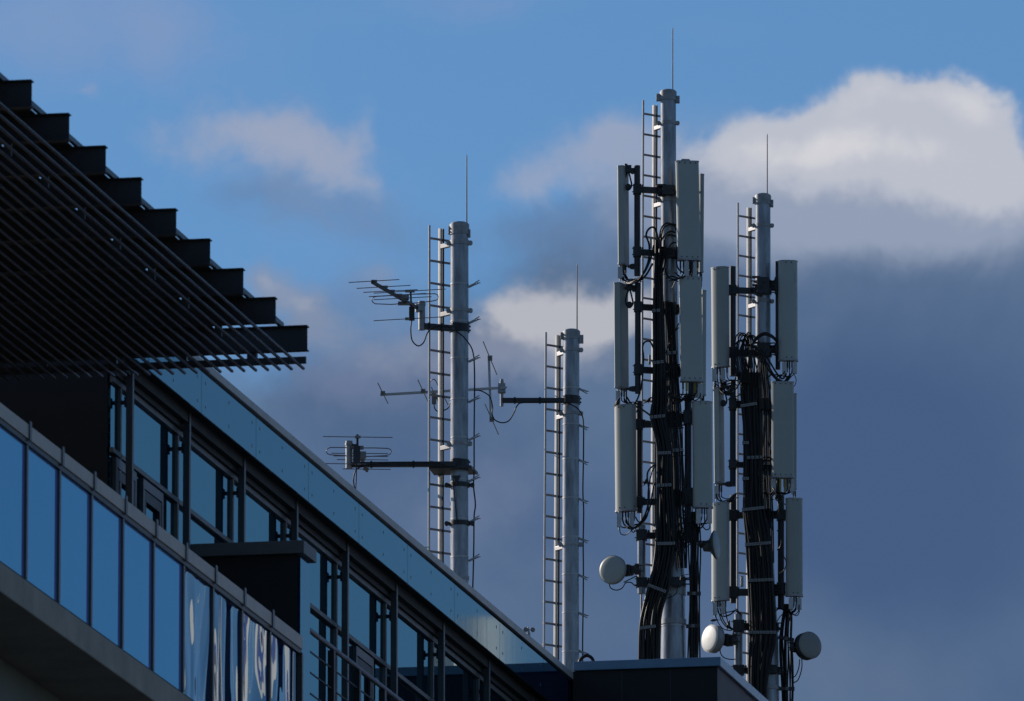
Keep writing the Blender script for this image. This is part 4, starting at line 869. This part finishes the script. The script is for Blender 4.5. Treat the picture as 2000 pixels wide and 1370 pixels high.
# clips and down cables along the bare masts
def downcable(label, key, clips, path, up):
    _, Y, X = MP[key]; k = kpx(Y); p = path[0]; t = thing('down_cable', label, 'cable', at(p[0], p[1], Y), 'cables clipped down the bare masts')
    MB().tube(spline([at(x, y, Y) for x, y in path], 5), .0095, 7).build('cable', 'black_rubber', t)
    for (x, y) in clips:
        c = at(x, y, Y); d = Vector((.09, 0, .045*up)); a = c-Vector((.075, 0, .02*up))
        MB().beam(a, a+d, .03, .026).beam(a+d*.9+UP*.016, a+d*1.5+UP*.02, .02, .010).beam(a+d*.9-UP*.012, a+d*1.45-UP*.012, .02, .010).cyl(a+d*1.1+Vector((0, -.02, 0)), a+d*1.1+Vector((.05, -.02, 0)), .006, n=6).build('clip', 'galvanised_dull', t)
downcable('thin black cable clipped down the right side of the leftmost mast', 'L', [(927, y) for y in (558, 629, 704, 783, 857, 938, 1018, 1093)],
          [(926, 700), (927, 740), (926.5, 800), (926, 860), (926, 920), (925, 950), (928.5, 985), (926, 1010), (925.5, 1060), (924.5, 1110), (923, 1160)], 1)
downcable('thin black cable clipped down the right side of the shortest mast', 'C', [(1139, y) for y in (761, 832, 900, 976, 1053, 1125, 1199, 1273)],
          [(1140, 835), (1139.5, 900), (1138.5, 960), (1140, 1000), (1139, 1060), (1139.5, 1120), (1139, 1180), (1138, 1250), (1138, 1296)], -1)
_b = thing('cable_hose', 'thick black hose arching out of the roof at the shortest mast\'s foot', 'hose', at(1145, 1292, 157))
MB().tube(spline([at(x, y, 157) for x, y in ((1130, 1300), (1133, 1290), (1140, 1283), (1148, 1281), (1156, 1286), (1160, 1296), (1161, 1304))], 6), .022, 10).build('hose', 'black_rubber', _b)
_b = thing('brace_wire', 'thin bent wire hook at the ladder foot above the parapet', 'wire', at(836, 1072, 150))
MB().tube([at(x, y, 150) for x, y in ((824, 1071), (828, 1069.5), (836.5, 1069), (838, 1073), (839, 1080))], .005, 6).build('hook', 'rod_steel', _b)

# anemometer
a0 = at(1033, 1246, 152.5); an = thing('anemometer', 'tiny cup anemometer spinning above the parapet left of the shortest mast', 'anemometer', a0)
MB().cyl(Vector((a0.x, a0.y, ROOFZ)), at(1032.5, 1236, 152.5), .024, .022, 12).cyl(at(1032.5, 1236, 152.5), at(1032.5, 1229, 152.5), .012, n=8).build('stem', 'galvanised_dull', an)
for (x, y, yw) in ((1026.5, 1230, -30), (1040.5, 1230.5, 20), (1033, 1229, 90)):
    c = at(x, y, 152.5+(.09 if yw == 90 else 0)); hub = at(1032.5, 1230, 152.5); a = math.radians(yw); ax = Vector((math.sin(a), -math.cos(a), 0)); r = .031
    MB().lathe(c, ax, [(0, r), (-.012, r*.92), (-.024, r*.6), (-.030, 0)], 20).lathe(c, ax, [(0, r), (-.010, r*.85), (-.02, r*.5), (-.026, 0)], 20).build('cup', 'galvanised_dull', an)
    MB().tube([hub, c], .005, 6).build('spoke', 'galvanised_dull', an)

# ------------------------------------------------------------------ birds (one continuous mesh each)
def bird(name, label, x, y, Y, L_, heading, pitch, flip=1, ruff=0.):
    """heading: direction of the beak in the picture plane (deg from +X), pitch: body lift"""
    foot = at(x, y, Y); t = MB(); h = math.radians(pitch); a = math.radians(heading)
    d = Vector((math.cos(a)*math.cos(h), math.sin(a)*math.cos(h), math.sin(h))); up = (UP-d*UP.dot(d)).normalized()
    c = foot+UP*L_*.30
    prof = [(-.62, .012), (-.60, .045), (-.42, .055), (-.30, .10), (-.12, .165), (.05, .19), (.20, .165), (.30, .12), (.36, .105), (.44, .11), (.50, .085), (.54, .045), (.60, .026), (.68, .004)]
    pts = [c+d*(p[0]*L_)+up*(L_*(.10 if p[0] > .28 else (.35*max(0, p[0])*.8))) for p in prof]
    t.tube(spline(pts, 2), [r*L_*1.0 for (p, r) in prof for _ in (0, 1)][:len(spline(pts, 2))], 12)
    side = d.cross(up)
    t.add([c-d*.30*L_+side*.05*L_, c-d*.30*L_-side*.05*L_, c-d*.72*L_-side*.09*L_, c-d*.72*L_+side*.09*L_, c-d*.30*L_+side*.05*L_+up*.03*L_, c-d*.30*L_-side*.05*L_+up*.03*L_, c-d*.72*L_-side*.09*L_+up*.015*L_, c-d*.72*L_+side*.09*L_+up*.015*L_],
          [(0, 1, 2, 3), (7, 6, 5, 4), (0, 3, 7, 4), (1, 5, 6, 2), (2, 6, 7, 3), (0, 4, 5, 1)])
    for sg in (-1, 1):
        w0 = c+side*sg*.15*L_+d*.12*L_+up*.05*L_
        t.tube([w0, w0-d*.2*L_+side*sg*.02*L_, w0-d*.42*L_-side*sg*.03*L_, w0-d*.62*L_-side*sg*.06*L_], [.02*L_, .09*L_, .06*L_, .008*L_], 8)
        t.tube([c+side*sg*.06*L_-up*.12*L_, foot+side*sg*.05*L_], .015*L_, 6)
        t.tube([foot+side*sg*.05*L_-d*.05*L_, foot+side*sg*.05*L_+d*.09*L_], .012*L_, 6)
    o = t.build(name, 'bird_black'); o['label'] = label; o['category'] = 'bird'; o['group'] = 'black birds perched on the antennas'
    me = o.data; me.transform(Matrix.Translation(-foot)); o.location = foot
    return o
bird('bird', 'black crow standing on top of the sunlit white dish', 1391, 1220.5, YR-.33, .17, 175, -8)
bird('bird', 'black bird on the top left corner of the rounded antenna, head up', 1206, 793, YT-.25, .14, 30, 50)
bird('bird', 'black bird perched on a ladder rung between cables and the middle left pole', 1266, 788, YT-.05, .12, 20, 35)
bird('bird', 'small black bird low on the ladder, below the lowest ladder arm', 1262, 946, YT-.05, .11, 40, 55)
bird('bird', 'hunched large crow on the mounting pole between two left antennas of the rightmost mast', 1429, 984, YR-.15, .20, 25, 40)
bird('bird', 'small black bird on the left corner of the slim sideways antenna', 1396, 761, YR-.15, .12, 60, 55)
bird('bird', 'black bird squatting right of the crow, among the hanging jumper cables', 1423, 1226, YR-.2, .12, 60, 60)
bird('bird', 'small black bird on top of the pole that carries the white dish', 1441, 1200, YR-.15, .11, 150, 40)

# ------------------------------------------------------------------ neighbouring building across the street (seen only as a reflection)
def mirr(azd, D, eld=None):
    a = math.radians(azd); return Vector((-54.4+D*math.sin(a), 10.9+D*math.cos(a), 0 if eld is None else D*math.tan(math.radians(eld))))
nb = thing('neighbour_building', 'white and blue building across the street, mirrored in the wavy glass', 'building', mirr(23.5, 210))
zt = 210*math.tan(math.radians(9.0))
fw = Vector((-.97, -.24, 0)).normalized(); fr = Vector((-fw.y, fw.x, 0))
c0 = mirr(23.5, 210)
MB().box(c0-fw*6+UP*zt/2, (6, 34, zt/2), (fw, fr, UP)).build('wall', 'neighbour_white', nb)
for i in range(-6, 7):
    MB().box(c0+fr*(i*5.2)+fw*.05+UP*(zt/2-.4), (.06, 2.28 if i % 2 else 2.42, zt/2-.9), (fw, fr, UP)).build('window', 'neighbour_blue' if i % 3 else 'neighbour_dark', nb)
for i in range(3):
    MB().box(c0+fw*.25+UP*(zt-3.0-i*10.3), (.22, 34, .22), (fw, fr, UP)).build('balcony_edge', 'neighbour_white', nb)
ch = mirr(22.79, 214); zc = 214*math.tan(math.radians(9.76))
MB().box(ch+UP*(zt+(zc-zt)/2), (.25, .25, (zc-zt)/2), (fw, fr, UP)).build('chimney', 'neighbour_white', nb)
